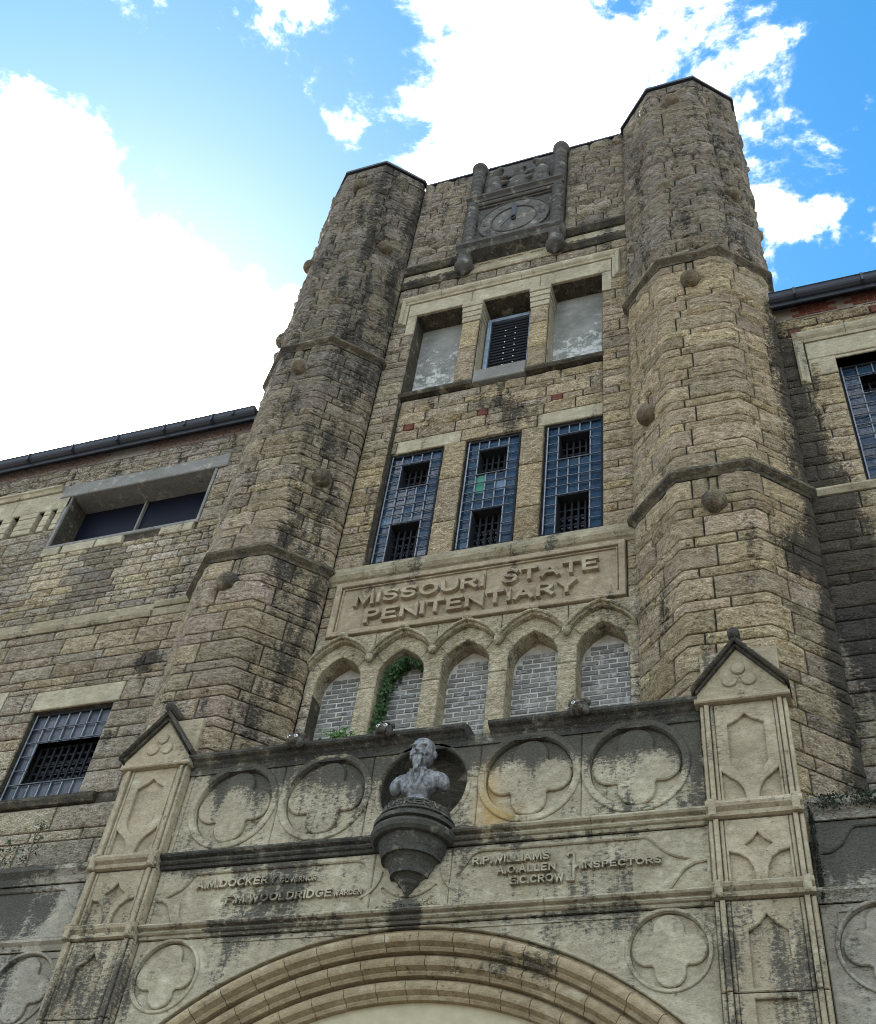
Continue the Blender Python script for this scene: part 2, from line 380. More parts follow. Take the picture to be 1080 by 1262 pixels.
def plaster():
    m, t, p = mat_new('stained_cement_render')
    P = pos(t)
    c = mx(t, rng(t, noise(t, P, 2.2, 6, 0.7), 0.35, 0.65), (0.15, 0.15, 0.13), (0.27, 0.265, 0.24))
    n = noise(t, P, 6.5, 9, 0.72, 0.3); sx = nd(t, 'ShaderNodeSeparateXYZ'); g = nd(t, 'ShaderNodeNewGeometry'); t.links.new(g.outputs['Position'], sx.inputs[0])
    low = rng(t, sx.outputs[2], 6.6, 5.4, -0.10, 0.07)
    c = mx(t, rng(t, mth(t, 'ADD', n, low), 0.50, 0.60, 0, 0.75), c, (0.60, 0.60, 0.58))
    c = mx(t, rng(t, noise(t, P, 3.3, 8, 0.7), 0.60, 0.70, 0, 0.5), c, (0.09, 0.09, 0.08))
    t.links.new(c, p.inputs['Base Color']); p.inputs['Roughness'].default_value = 0.9
    bump(t, p, noise(t, P, 14, 6, 0.7), 0.5, 0.02); return m
PLAST = plaster()
def glass(name, a, b, rough=0.12):
    m, t, p = mat_new(name)
    oi = nd(t, 'ShaderNodeObjectInfo'); P = pos(t)
    c = mx(t, oi.outputs['Random'], a, b)
    c = mx(t, rng(t, noise(t, P, 14, 5, 0.7), 0.5, 0.8, 0, 0.5), c, (0.10, 0.13, 0.15))
    t.links.new(c, p.inputs['Base Color']); p.inputs['Roughness'].default_value = rough
    p.inputs['Specular IOR Level'].default_value = 0.3
    bump(t, p, noise(t, P, 9, 3), 0.25, 0.01); return m
PANE = glass('blue_wired_glass', (0.008, 0.018, 0.034), (0.022, 0.045, 0.075), 0.15)
PANEG = glass('greyed_glass', (0.03, 0.033, 0.04), (0.065, 0.068, 0.08), 0.25)
PANED = glass('dim_inner_glass', (0.06, 0.06, 0.10), (0.14, 0.14, 0.20), 0.2)
def bronze():
    m, t, p = mat_new('weathered_bust_metal')
    P = pos(t, (1, 1, 0.6)); g = nd(t, 'ShaderNodeNewGeometry')
    n = noise(t, P, 22, 6, 0.7)
    c = mx(t, rng(t, n, 0.40, 0.66), (0.065, 0.065, 0.066), (0.26, 0.258, 0.258))
    t.links.new(c, p.inputs['Base Color']); p.inputs['Roughness'].default_value = 0.42; p.inputs['Metallic'].default_value = 0.0
    bump(t, p, noise(t, P, 60, 4), 0.3, 0.006); return m
BRONZE = bronze()

# ------------------------------------------------------------------ masonry
def gs(x, z, cx, cz, rx, rz): return math.exp(-((x-cx)/rx)**2-((z-cz)/rz)**2)
WARM = np.array((0.49, 0.395, 0.245)); TAN = np.array((0.43, 0.36, 0.25)); GREY = np.array((0.31, 0.275, 0.22)); PALE = np.array((0.56, 0.50, 0.385)); DK = np.array((0.24, 0.21, 0.165))
YEL = np.array((0.57, 0.475, 0.295)); PINK = np.array((0.45, 0.355, 0.265))
def tone(x, y, z, region, rnd):
    r = rnd.random()
    if region == 'tower':
        c = WARM*(1-0.0) if r < 0.7 else TAN
        if z > 8.9: c = GREY*0.95*(0.8+0.4*r)+TAN*0.1
        elif z > 7.7: c = (GREY+TAN)*0.5
        if x < -1.6 and z > 3.2: c = (c+GREY*1.6)/2.3
        if z < -0.3: c = PALE*0.95
    elif region == 'right_turret':
        k = min(1, max(0, (z-5.2)/1.2)); warm = WARM*(0.98 if r < .6 else 0.86) if r < .9 else YEL*0.9
        c = warm*(1-k)+(GREY*0.80+TAN*0.08)*k
        if x > 3.66 and z < -1: c = c*0.5+GREY*0.5
    elif region == 'left_turret':
        k = min(1, max(0, (z-1.5)/4.0)); low = TAN*(1.05 if r < .5 else 0.93) if r < .88 else YEL*0.8
        c = low*(1-k)+GREY*0.82*k
        if z < 0.7 and x > -3.66 and x < -2.78 and r < .5: c = PINK*0.6+TAN*0.4
    elif region == 'right_wing':
        c = WARM*1.02 if r < .6 else YEL*0.9
        if z < -1: c = GREY*1.1
    else:
        c = (GREY*0.6+PALE*0.4) if r < .6 else (PALE*0.8 if r < .8 else TAN*0.95)
        if z > 4: c = GREY*1.25
        if 0.95 < z < 2.6 and -7.6 < x < -4.95:
            c = YEL*0.55+PALE*0.4 if r < .65 else PALE
            if abs(x+6.45+0.05*(z-1)) < 0.42 and z < 2.45: c = GREY*0.95
        elif z < 0.6 and z > -0.5: c = TAN*0.98 if r < .7 else PALE*.8
        if z < -1.6: c = PALE*0.82
    c = (c*0.80+c.mean()*0.20*np.array((1.04, 1.0, 0.93)))*1.98*(0.80+0.40*rnd.random())*np.array((1.02, 0.985, 0.98))*np.array((1, 0.99+0.02*rnd.random(), 0.92+0.16*rnd.random()))
    return c
def grime(x, y, z, region):
    g = 0.14
    if region == 'right_wing':
        g += 1.1*gs(x, z, 4.28, 1.9, 0.36, 2.1)+1.0*gs(x, z, 4.42, 0.0, 0.46, 1.2)+0.65*gs(x, z, 4.75, -1.9, 0.9, 1.2)+0.2*gs(x, z, 4.3, 4.0, 0.3, 0.8)
    elif region == 'right_turret':
        e = max(0, x-3.75)
        g += 1.15*math.exp(-((x-4.42)/0.27)**2)*(1 if z < 3.6 else max(0, 1-(z-3.6)/1.5))
        g += 0.45*gs(x, z, 4.1, -0.5, 0.3, 0.3)+0.3*gs(x, z, 2.55, -0.9, 0.3, 0.6)+0.25*gs(x, z, 4.0, -3.7, 0.5, 0.5)
        if z > 5.8: g += 0.2+0.1*(x > 3.6)
        g += 0.12*gs(x, z, 3.2, 0.8, 1.2, 0.1)
    elif region == 'left_turret':
        g += 0.12*(x > -2.8)+0.28*gs(x, z, -2.3, -0.8, 0.35, 1.6)
        g += 0.26 if z > 5.8 else (0.16 if z > 1.5 else 0.05)
        g += 0.35*gs(x, z, -3.4, -1.9, 0.6, 0.35)+0.30*gs(x, z, -2.5, 0.9, 0.25, 0.9)+0.2*gs(x, z, -2.5, 3.4, 0.4, 0.5)
    elif region == 'tower':
        g += 0.15 if z > 7.6 else 0
        g += 0.50*gs(x, z, 0.05, 4.1, 0.5, 0.9)+0.25*gs(x, z, -0.4, 4.3, 0.2, 0.4)
        g += 0.35*gs(x, z, -2.0, 1.6, 0.25, 0.35)+0.3*gs(x, z, -1.95, 6.4, 0.3, 0.8)+0.2*gs(x, z, 1.9, 6.8, 0.3, 0.5)
    else:
        g += 0.8*gs(x, z, -4.75, -0.30, 0.42, 0.20)+0.35*gs(x, z, -4.55, 0.9, 0.4, 0.3)+0.4*gs(x, z, -4.7, -1.55, 0.35, 0.12)+0.3*gs(x, z, -8.3, 1.4, 0.35, 1.1)
        g += 0.25*gs(x, z, -4.6, 1.8, 0.3, 0.8)+0.25*gs(x, z, -4.8, -2.9, 0.3, 0.15)+0.2*(z > 4.2)
    return g

class Path:
    def __init__(s, pts):
        s.p = [np.array(q, float) for q in pts]; s.L = [0]
        for a, b in zip(s.p, s.p[1:]): s.L.append(s.L[-1]+np.linalg.norm(b-a))
        s.n = []
        for a, b in zip(s.p, s.p[1:]):
            d = (b-a)/np.linalg.norm(b-a); s.n.append(np.array((d[1], -d[0])))
        s.len = s.L[-1]
    def at(s, t):
        """position and outward vector at arc length t (mitred exactly at corners)"""
        for i in range(len(s.n)):
            if i < len(s.n)-1 and abs(t-s.L[i+1]) < 1e-6:
                q = 1+s.n[i]@s.n[i+1]; return s.p[i+1], (s.n[i]+s.n[i+1])/q
            if t < s.L[i+1] or i == len(s.n)-1:
                k = (t-s.L[i])/(s.L[i+1]-s.L[i]); return s.p[i]*(1-k)+s.p[i+1]*k, s.n[i]

def stone(path, s0, s1, z0, z1, region, rnd, amp=0.045, cell=0.06, g=0.0105, arris=0.0):
    s0 += g; s1 -= g; z0 += g*0.9; z1 -= g*0.9
    Ls = s1-s0; H = z1-z0
    if Ls < 0.05 or H < 0.04: return None
    e = 0.014
    cs = [c for c in path.L[1:-1] if s0+0.03 < c < s1-0.03]
    S = {round(s0, 5), round(s0+e, 5), round(s1-e, 5), round(s1, 5)}
    n = max(2, int(round(Ls/cell)))
    for k in range(1, n): S.add(round(s0+e+(Ls-2*e)*k/n+(rnd.random()-.5)*cell*0.25, 5))
    keep = []
    for s_ in sorted(S):
        if all(abs(s_-c) > 0.045 for c in cs): keep.append(s_)
    for c in cs: keep += [c-0.032, c, c+0.032]
    S = np.array(sorted(keep))
    m = max(2, int(round(H/(cell*0.62))))
    Z = np.array([z0, z0+e]+[z0+e+(H-2*e)*k/m for k in range(1, m)]+[z1-e, z1])
    ns, nz = len(S), len(Z)
    SS, ZZ = np.meshgrid(S, Z, indexing='ij')
    PT = [path.at(s_) for s_ in S]
    X = np.array([q[0][0] for q in PT])[:, None]+0*ZZ; Y = np.array([q[0][1] for q in PT])[:, None]+0*ZZ
    NX = np.array([q[1][0] for q in PT])[:, None]+0*ZZ; NY = np.array([q[1][1] for q in PT])[:, None]+0*ZZ
    d = np.minimum(np.minimum(SS-s0, s1-SS), np.minimum(ZZ-z0, z1-ZZ))
    for c in cs: d = np.minimum(d, np.abs(SS-c)*0.5+0.0)
    prof = np.clip(d/0.048, 0, 1); prof = prof*prof*(3-2*prof)
    q = np.stack([X.ravel(), Y.ravel(), ZZ.ravel()], 1)
    seed = rnd.randrange(1000)
    lo = vnoise(q*np.array((3.2, 3.2, 5.5))+seed*7.3, 1).reshape(ns, nz)
    hi = vnoise(q*np.array((8, 8, 17))+seed*3.1, 2).reshape(ns, nz)
    hi2 = np.abs(vnoise(q*np.array((13, 13, 30))+seed*1.7, 3).reshape(ns, nz)-.5)*2
    tilt = (rnd.random()-.3)*(ZZ-z0)/H
    off = prof*amp*(0.2+1.1*lo+0.8*tilt)+np.clip(d/0.03, 0, 1)*amp*(0.65*(hi-.5)+0.35*(hi2-.5))+0.004*(d > 0.005)
    zb = z0+H*(0.3+0.4*rnd.random())+(vnoise(q*np.array((5, 5, 1))+seed, 6).reshape(ns, nz)-.5)*H*0.7
    off += prof*amp*0.30*(1/(1+np.exp(-(ZZ-zb)/0.008)))-prof*amp*0.12
    xb = s0+Ls*(0.2+0.6*rnd.random())+(vnoise(q*np.array((1, 1, 7))+seed, 7).reshape(ns, nz)-.5)*0.3
    off += prof*amp*0.22*(rnd.random()-.5)*2*(1/(1+np.exp(-(SS-xb)/0.01)))
    off[0, :] = off[-1, :] = 0; off[:, 0] = off[:, -1] = 0
    zj = np.clip(d/0.05, 0, 1)*(vnoise(q*9+seed, 4).reshape(ns, nz)-.5)*0.03
    V = np.stack([X+NX*off, Y+NY*off, ZZ+zj], 2).reshape(-1, 3)
    nf = ns*nz
    ring = [i*nz for i in range(ns)]+[(ns-1)*nz+j for j in range(1, nz)]+[i*nz+nz-1 for i in range(ns-2, -1, -1)]+[j for j in range(nz-2, 0, -1)]
    back = []
    for r_ in ring:
        i, j = divmod(r_, nz); back.append((X[i, j]-NX[i, j]*0.05, Y[i, j]-NY[i, j]*0.05, ZZ[i, j]))
    V = np.vstack([V, np.array(back)])
    F = [(i*nz+j, (i+1)*nz+j, (i+1)*nz+j+1, i*nz+j+1) for i in range(ns-1) for j in range(nz-1)]
    sm = [True]*len(F); K = len(ring)
    for k in range(K):
        a, b = ring[k], ring[(k+1) % K]; F.append((a, nf+k, nf+(k+1) % K, b)); sm.append(False)
    cx, cy, cz_ = X.mean(), Y.mean(), (z0+z1)/2
    c = tone(cx, cy, cz_, region, rnd)
    T = np.empty((len(V), 4), np.float32); T[:, :3] = c
    for k in range(len(V)): T[k, 3] = grime(V[k, 0], V[k, 1], V[k, 2], region)
    # visibility score
    nrm = path.at((s0+s1)/2)[1]; v = CAM-np.array((cx, cy, cz_)); dd = np.linalg.norm(v)
    score = Ls*H*max(0.02, (v[0]*nrm[0]+v[1]*nrm[1])/dd)/dd**2
    sx_ = (-v)@RT; sy_ = (-v)@UP; sz_ = (-v)@_f
    px, py = 540+1381.87*sx_/sz_, 631-1381.87*sy_/sz_
    if px < -25 or px > 1105 or py < -25 or py > 1290 or sz_ < 0: score *= 0.01
    return dict(V=V, F=F, S=sm, T=T, score=score)

def courses(z0, z1, breaks, rnd, mode='alt', tall=0.30, short=0.15):
    bs = sorted({z0, z1, *[b for b in breaks if z0 < b < z1]}); outl = []
    for a, b in zip(bs, bs[1:]):
        H = b-a
        if H < short*1.3: outl.append((a, b)); continue
        hs = []; k = rnd.randrange(2)
        while sum(hs) < H:
            base = tall if (k % 2 == 0) else short
            if mode == 'rand': base = rnd.choice((tall, short*1.25, (tall+short)/2, short))
            hs.append(base*(0.88+0.24*rnd.random())); k += 1
        if sum(hs)-H > hs[-1]*0.5 and len(hs) > 1: hs.pop()
        f = H/sum(hs); z = a
        for h in hs: outl.append((z, z+h*f)); z += h*f
        outl[-1] = (outl[-1][0], b)
    return outl

def lay(path, z0, z1, region, seed, holes=(), breaks=(), mode='alt', tall=0.30, short=0.15, amp=0.045, cell=0.052, length=(0.35, 0.75), smin=0.0, smax=None, jsh=0.0):
    """holes: (s0,s1,z0,z1) in path length"""
    rnd = random.Random(seed); path = path if isinstance(path, Path) else Path(path)
    smax = path.len if smax is None else smax
    br = list(breaks)
    for h in holes: br += [h[2], h[3]]
    res = []; prev = []
    for ci, (a, b) in enumerate(courses(z0, z1, br, rnd, mode, tall, short)):
        ivs = [(smin, smax)]
        for h in holes:
            if h[2] < (a+b)/2 < h[3]:
                nv = []
                for p, q in ivs:
                    if h[1] <= p or h[0] >= q: nv.append((p, q)); continue
                    if h[0] > p: nv.append((p, h[0]))
                    if h[1] < q: nv.append((h[1], q))
                ivs = nv
        joints = []
        for p, q in ivs:
            L = q-p; x = p; cuts = [p]
            while True:
                l = length[0]+(length[1]-length[0])*rnd.random()
                if b-a < 0.2: l *= 0.95
                if x == p and ci % 2: l *= 0.6
                nx = x+l
                for t_ in range(6):
                    if any(abs(nx-c) < 0.16 for c in path.L[1:-1]) or any(abs(nx-c) < 0.07 for c in prev): nx += 0.06
                    else: break
                if nx > q-0.16: break
                cuts.append(nx); x = nx
            cuts.append(q)
            for u, v in zip(cuts, cuts[1:]):
                st = stone(path, u, v, a, b, region, rnd, amp*(0.75+0.5*rnd.random()), cell)
                if st: res.append(st)
            joints += cuts[1:-1]
        prev = joints
    return res
def emit(stones, parent, mat=ROCK, limit=290, extra_name='rubble_facing'):
    stones = sorted(stones, key=lambda s: -s['score'])
    for s in stones[:limit]: obj('stone', s['V'], s['F'], mat, parent, s['S'], s['T'])
    rest = stones[limit:]
    if rest:
        V = np.vstack([s['V'] for s in rest]); T = np.vstack([s['T'] for s in rest]); F = []; S = []; b = 0
        for s in rest:
            F += [tuple(i+b for i in f) for f in s['F']]; S += s['S']; b += len(s['V'])
        obj(extra_name, V, F, mat, parent, S, T, 'stuff')
def wall_core(mb, x0, x1, z0, z1, holes, yf, yb):
    xs = sorted({x0, x1, *[h[0] for h in holes], *[h[1] for h in holes]}); zs = sorted({z0, z1, *[h[2] for h in holes], *[h[3] for h in holes]})
    xs = [x for x in xs if x0 <= x <= x1]; zs = [z for z in zs if z0 <= z <= z1]
    for b, d in zip(zs, zs[1:]):
        run = None
        for a, c in zip(xs, xs[1:]):
            m_ = ((a+c)/2, (b+d)/2)
            solid = not any(h[0] < m_[0] < h[1] and h[2] < m_[1] < h[3] for h in holes)
            if solid: run = (run[0], c) if run else (a, c)
            if (not solid or c == xs[-1]) and run: mb.box(run[0], run[1], yf, yb, b, d); run = None
def dressed(name, parent, x0, x1, z0, z1, yf, yb, mat=None, bev=0.01): return MB().box(x0, x1, yf, yb, z0, z1, bev).build(name, mat or DRESS, parent)

GZ = -11.41
# ================================================================== ground
gm, gt, gp = mat_new('asphalt_ground')
gt.links.new(mx(gt, rng(gt, noise(gt, pos(gt), 3, 6, 0.7), 0.3, 0.7), (0.06, 0.058, 0.055), (0.11, 0.105, 0.095)), gp.inputs['Base Color']); gp.inputs['Roughness'].default_value = 0.95
bump(gt, gp, noise(gt, pos(gt), 60, 4), 0.5, 0.02)
g_ = MB(); g_.add([(-1500, -1500, GZ), (1500, -1500, GZ), (1500, 1500, GZ), (-1500, 1500, GZ)], [(0, 1, 2, 3)])
g_.build('ground', gm, None, 'structure')

A, B1, B2, C_ = 2.156, 2.78, 3.66, 4.28
# ================================================================== central gate tower
tower = thing('gate_tower', 'buff stone centre of the gatehouse between the two turrets, with barred windows', 'tower', (0, 1.5, GZ))
RP = 0.10       # recess of the panel between upper sills and sign
LWX = (-1.69, -0.80, -0.435, 0.435, 0.80, 1.69)
lw = [(-1.69, -0.80), (-0.435, 0.435), (0.80, 1.69)]
uw = [(-1.69, -0.78), (-0.45, 0.45), (0.78, 1.69)]
arch_x = [-1.7, -0.85, 0, 0.85, 1.7]
core = MB()
holes = [(a, b, 1.05, 3.42) for a, b in lw]+[(a, b, 4.90, 7.20) for a, b in uw]
wall_core(core, -A, A, -0.40, 12.34, holes, 0.12+0.0, 0.75)
core.box(-A, -1.70, 0.02, 0.119, 0.9, 4.78); core.box(1.70, A, 0.02, 0.119, 0.9, 4.78)
for (a, b) in ((-A, -1.69), (-0.78, -0.45), (0.45, 0.78), (1.69, A)): core.box(a, b, 0.02, 0.119, 4.9, 7.2)
core.box(-A, A, 0.02, 0.119, 7.2, 12.34); core.box(-A, A, 0.05, 0.119, -0.40, 0.9)
core.box(-A, A, 0.32, 0.75, -11.4, -0.401)
core.build('masonry_core', MORTAR, tower)
MB().box(-A, A, 0.76, 0.80, 0.5, 8).build('dark_room_sheet', DARK, tower)  # black sheet that paints in the unlit room behind the windows
MB().box(-4.0, 4.0, 0.85, 6.0, 10.9, 12.2).build('roof_deck', ROOFM, tower)

P0 = Path([(-A, 0), (A, 0)]); sx_off = A
def hx(a, b, z0, z1): return (a+A, b+A, z0, z1)
st = []
# top part above the lintel
st += lay(P0, 8.88, 12.33, 'tower', 11, holes=[hx(-0.98, 0.98, 8.88, 12.33)], tall=0.27, short=0.15, amp=0.055, cell=0.062)
st += lay(P0, 7.76, 8.20, 'tower', 12, tall=0.22, short=0.2, amp=0.03, cell=0.062)
# strips left and right of the lintel group
st += lay(P0, 4.78, 7.76, 'tower', 13, holes=[hx(-1.69, 1.69, 4.78, 7.20), hx(-2.0, 2.0, 7.0, 7.76)], breaks=(7.0,), amp=0.03, tall=0.28, short=0.16)
st += lay(P0, 0.9, 4.78, 'tower', 14, holes=[hx(-1.70, 1.70, 0.9, 4.78)], amp=0.03, tall=0.27, short=0.15)
# piers between upper openings
for a, b in ((-0.78, -0.45), (0.45, 0.78)):
    st += lay(Path([(a, 0), (b, 0)]), 4.90, 6.62, 'tower', int(a*10)+40, tall=0.75, short=0.6, amp=0.02, length=(1, 1))
# recessed panel below the upper sill
PR = Path([(-1.7, RP), (1.7, RP)])
hr = [(x+1.7-0.085, x+1.7+0.085, 3.98, 4.14) for x in (-1.47, -0.23, 0.97)]
st += lay(PR, 3.72, 4.78, 'tower', 15, holes=hr, tall=0.22, short=0.14, amp=0.035)
st += lay(PR, 3.44, 3.72, 'tower', 16, holes=[(0.1, 1.16, 3.44, 3.72), (2.38, 3.4, 3.44, 3.72)], amp=0.004, length=(1.0, 1.3), tall=.3)
for a, b in ((-0.80, -0.435), (0.435, 0.80)):
    st += lay(Path([(a, RP), (b, RP)]), 0.92, 3.44, 'tower', int(a*10)+60, tall=0.85, short=0.8, amp=0.022, length=(1, 1))
# thin stones beside the sign and the arcade
for s in (-1, 1):
    xx = sorted((s*2.01, s*A))
    st += lay(Path([(xx[0], 0), (xx[1], 0)]), -0.95, 0.58, 'tower', 70+s, tall=0.3, short=0.2, amp=0.015, length=(1, 1), cell=0.05)
    st += lay(Path([(xx[0], 0), (xx[1], 0)]), -3.0, -0.99, 'tower', 72+s, tall=0.26, short=0.2, amp=0.02, length=(1, 1), cell=0.05)
emit(st, tower)
for s in (-1, 1):
    xx = sorted((s*2.012, s*2.15)); MB().box(xx[0], xx[1], 0.021, 0.28, -3.0, -1.306).build('arcade_pier', MORTAR, tower)
for x in (-1.47, -0.23, 0.97):
    MB().box(x-0.075, x+0.075, RP-0.015, RP+0.1, 3.985, 4.135, 0.012).build('red_brick_plug', REDB, tower)
# lintels over barred windows, white smooth stones
dressed('lintel', tower, -1.60, -0.545, 3.43, 3.715, RP-0.005, 0.4)
dressed('lintel', tower, 0.685, 1.695, 3.43, 3.715, RP-0.005, 0.4)
# upper lintel, label mould, caps
for a, b in ((-1.86, -0.66), (-0.652, 0.60), (0.608, 1.86)): dressed('lintel', tower, a, b, 7.205, 7.575, -0.03, 0.5)
for s in (-1, 1):
    xs = sorted((s*1.695, s*1.86)); dressed('jamb_stone', tower, xs[0], xs[1], 6.62, 7.198, -0.025, 0.3)
mb = MB()
prof = [(0, 7.58), (0.05, 7.59), (0.06, 7.63), (0.09, 7.66), (0.11, 7.70), (0.11, 7.745), (0.0, 7.76)]
cuts = [-2.02, -1.25, -0.5, 0.25, 1.0, 2.02]
for a, b in zip(cuts, cuts[1:]): MB().sweep([(a+0.003, 0), (b-0.003, 0)], prof).build('label_mould', DRESS, tower)
for s in (-1, 1):
    xs = sorted((s*1.875, s*2.02)); m_ = MB()
    m_.box(xs[0], xs[1], -0.05, 0.05, 6.95, 7.58, 0.012); m_.box(xs[0]+0.05*(s > 0)+0.01, xs[1]-0.05*(s < 0)-0.01, -0.10, -0.051, 6.96, 7.70, 0.02); m_.build('label_mould_drop', DRESS, tower)
for a, b in ((-0.78, -0.45), (0.45, 0.78)):
    z = 6.62
    for k in range(4):
        dressed('pier_cap', tower, a-0.004-0.008*k, b+0.004+0.008*k, z+0.004, z+0.140, -0.02-0.012*k, 0.45); z += 0.145
    # reveals of the piers
    MB().box(a-0.003, b+0.003, 0.03, 0.449, 4.92, 6.618).build('pier_reveal', DRESS, tower)
# frieze with crescents between two dark string courses
for a, b in ((-A, -0.95), (0.95, A)):
    MB().sweep([(a, 0), (b, 0)], [(0, 8.21), (0.03, 8.21), (0.10, 8.29), (0.10, 8.335), (0, 8.35)]).build('string_course', DARKST, tower)
    MB().sweep([(a, 0), (b, 0)], [(0, 8.72), (0.04, 8.72), (0.12, 8.80), (0.12, 8.85), (0, 8.88)]).build('string_course', DARKST, tower)
MB().sweep([(-0.95, 0), (0.95, 0)], [(0, 8.21), (0.03, 8.21), (0.06, 8.25), (0.06, 8.29), (0, 8.31)]).build('string_course', DRESS, tower)
dressed('frieze', tower, -A, -0.95, 8.352, 8.718, 0.0, 0.1); dressed('frieze', tower, 0.95, A, 8.352, 8.718, 0.0, 0.1); dressed('frieze', tower, -0.948, 0.948, 8.315, 8.80, 0.0, 0.1)
def crescent(cx, cz, r, t, y0, y1, m_, a0=20, a1=160):
    o = [(cx+r*math.cos(R_(a)), cz+r*math.sin(R_(a))) for a in np.linspace(a0, a1, 9)]
    i = [(cx+(r-t)*math.cos(R_(a)), cz-0.012+(r-t)*math.sin(R_(a))) for a in np.linspace(a1, a0, 9)]
    m_.plate(o+i, [], y0, y1, 0.005)
x = -2.0
k = 0
while x < 2.1:
    if not (0.62 < abs(x) < 1.02):
        m_ = MB(); crescent(x, 8.50, 0.055, 0.022, -0.025, 0.01, m_, 0, 180); m_.build('frieze_crescent', DRESS, tower)
    k += 1; x += 0.115 if k % 4 else 0.26
# parapet coping
MB().sweep([(-A, 0), (A, 0)], [(0, 12.34), (0.05, 12.34), (0.05, 12.40), (-0.8, 12.40)]).build('coping', BLACKM, tower)

# blind windows and louvre
def blind(a, b):
    MB().box(a, b, 0.36, 0.44, 4.80, 7.2).build('cement_infill', PLAST, tower)
blind(-1.69, -0.78); blind(0.78, 1.69)
for a, b in ((-1.72, -0.45), (0.45, 1.72)):
    MB().sweep([(a, 0.1), (b, 0.1)], [(0, 4.79), (0.10, 4.79), (0.13, 4.83), (0.13, 4.86), (-0.28, 4.93)]).build('window_sill', DARKST, tower)
MB().box(-0.445, 0.445, 0.0, 0.5, 4.80, 5.12, 0.015).build('window_sill', CONC, tower)
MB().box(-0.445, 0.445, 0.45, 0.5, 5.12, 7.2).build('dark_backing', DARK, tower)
lou = MB().box(-0.40, 0.40, 0.34, 0.36, 5.24, 6.95).build('louvre_window', DSTEEL, tower)
for k in range(19): MB().box(-0.33, 0.33, 0.315, 0.338, 5.31+k*0.085, 5.36+k*0.085, 0.005).build('louvre_slat', DSTEEL, lou)
f_ = MB(); f_.box(-0.42, -0.345, 0.27, 0.33, 5.17, 6.98, 0.01); f_.box(0.345, 0.42, 0.27, 0.33, 5.17, 6.98, 0.01); f_.box(-0.345, 0.345, 0.27, 0.33, 6.90, 6.98, 0.01); f_.box(-0.345, 0.345, 0.27, 0.33, 5.17, 5.25, 0.01)
f_.build('frame', simple('blue_grey_frame_paint', (0.30, 0.38, 0.48), 0.4, 0.4, 20, 0.2, 0.5), lou)
for cx in (-0.075, 0.105):
    for k in range(8):
        z = 5.38+k*0.17+(0.03 if cx > 0 else 0)
        MB().lathe(0, 0, [(0, -0.013), (0.012, -0.006), (0.012, 0.006), (0, 0.013)], 6).build('bulb', WHITE, lou).location = Vector((cx, 0.30, z))

# big barred windows
def grid_window(parent, x0, x1, z0, z1, nc, nr, y, voids, special=None, glassm=PANE, inner=PANED, name='barred_window', ledge=True):
    fr = MB(); b = 0.035
    fr.box(x0, x0+b, y-0.03, y+0.03, z0, z1, 0.006); fr.box(x1-b, x1, y-0.03, y+0.03, z0, z1, 0.006)
    fr.box(x0+b, x1-b, y-0.03, y+0.03, z1-b, z1, 0.006); fr.box(x0+b, x1-b, y-0.03, y+0.03, z0, z0+b, 0.006)
    win = fr.build(name, DSTEEL, parent)
    X0, X1, Z0, Z1 = x0+b, x1-b, z0+b, z1-b; dx, dz = (X1-X0)/nc, (Z1-Z0)/nr
    V = MB()
    # pale metal line on the frame's inner edge
    V.box(x0+0.028, x0+0.046, y-0.045, y-0.031, z0+0.02, z1-0.02)
    V.build('edge_trim', LSTEEL, win)
    for i in range(1, nc):
        segs = []
        for r_ in range(nr):     # r_=0 top
            vl = (i-1, r_) in voids and (i, r_) in voids
            if not vl: segs.append(r_)
        if segs:
            run = [segs[0], segs[0]]
            def fl(): MB().box(X0+i*dx-0.009, X0+i*dx+0.009, y-0.022, y+0.004, Z1-(run[1]+1)*dz, Z1-run[0]*dz, 0.003).build('vertical_bar', LSTEEL, win)
            for q in segs[1:]:
                if q == run[1]+1: run[1] = q
                else: fl(); run = [q, q]
            fl()
    for j in range(1, nr):
        segs = [c for c in range(nc) if not ((c, j-1) in voids and (c, j) in voids)]
        if not segs: continue
        run = [segs[0], segs[0]]
        def fl2(): MB().box(X0+run[0]*dx, X0+(run[1]+1)*dx, y-0.034, y-0.023, Z1-j*dz-0.009, Z1-j*dz+0.009, 0.003).build('horizontal_bar', STEEL, win)
        for q in segs[1:]:
            if q == run[1]+1: run[1] = q
            else: fl2(); run = [q, q]
        fl2()
    rnd = random.Random(int(x0*100))
    for c in range(nc):
        for r_ in range(nr):
            if (c, r_) in voids: continue
            m0 = glassm
            if special and (c, r_) in special: m0 = special[(c, r_)]
            o = MB().box(-dx/2, dx/2, -0.003, 0.004, -dz/2, dz/2).build('pane', m0, win)
            o.location = Vector((X0+(c+.5)*dx, y+0.008, Z1-(r_+.5)*dz)); o.rotation_euler = (R_(rnd.uniform(-1.5, 1.5)), 0, R_(rnd.uniform(-1.5, 1.5)))
    return win, X0, X1, Z0, Z1, dx, dz
def cage(win, xa, xb, za, zb, y, nx, nz, inner):
    c = MB()
    for i in range(nx+1): x = xa+(xb-xa)*i/nx; c.box(x-0.014, x+0.014, y-0.014, y+0.014, za, zb)
    for j in range(nz+1): z = za+(zb-za)*j/nz; c.box(xa, xb, y+0.015, y+0.03, z-0.016, z+0.016)
    c.build('inner_bars', DSTEEL, win, 'stuff')
    s_ = MB()
    for i in range(nx):
        for j in range(nz):
            if j == nz-1 and nz > 3: continue
            s_.box(xa+(xb-xa)*(i+.15)/nx, xa+(xb-xa)*(i+.85)/nx, y+0.10, y+0.11, za+(zb-za)*(j+.15)/nz, za+(zb-za)*(j+.8)/nz)
    s_.build('inner_glass', inner, win, 'stuff')
WY = 0.17
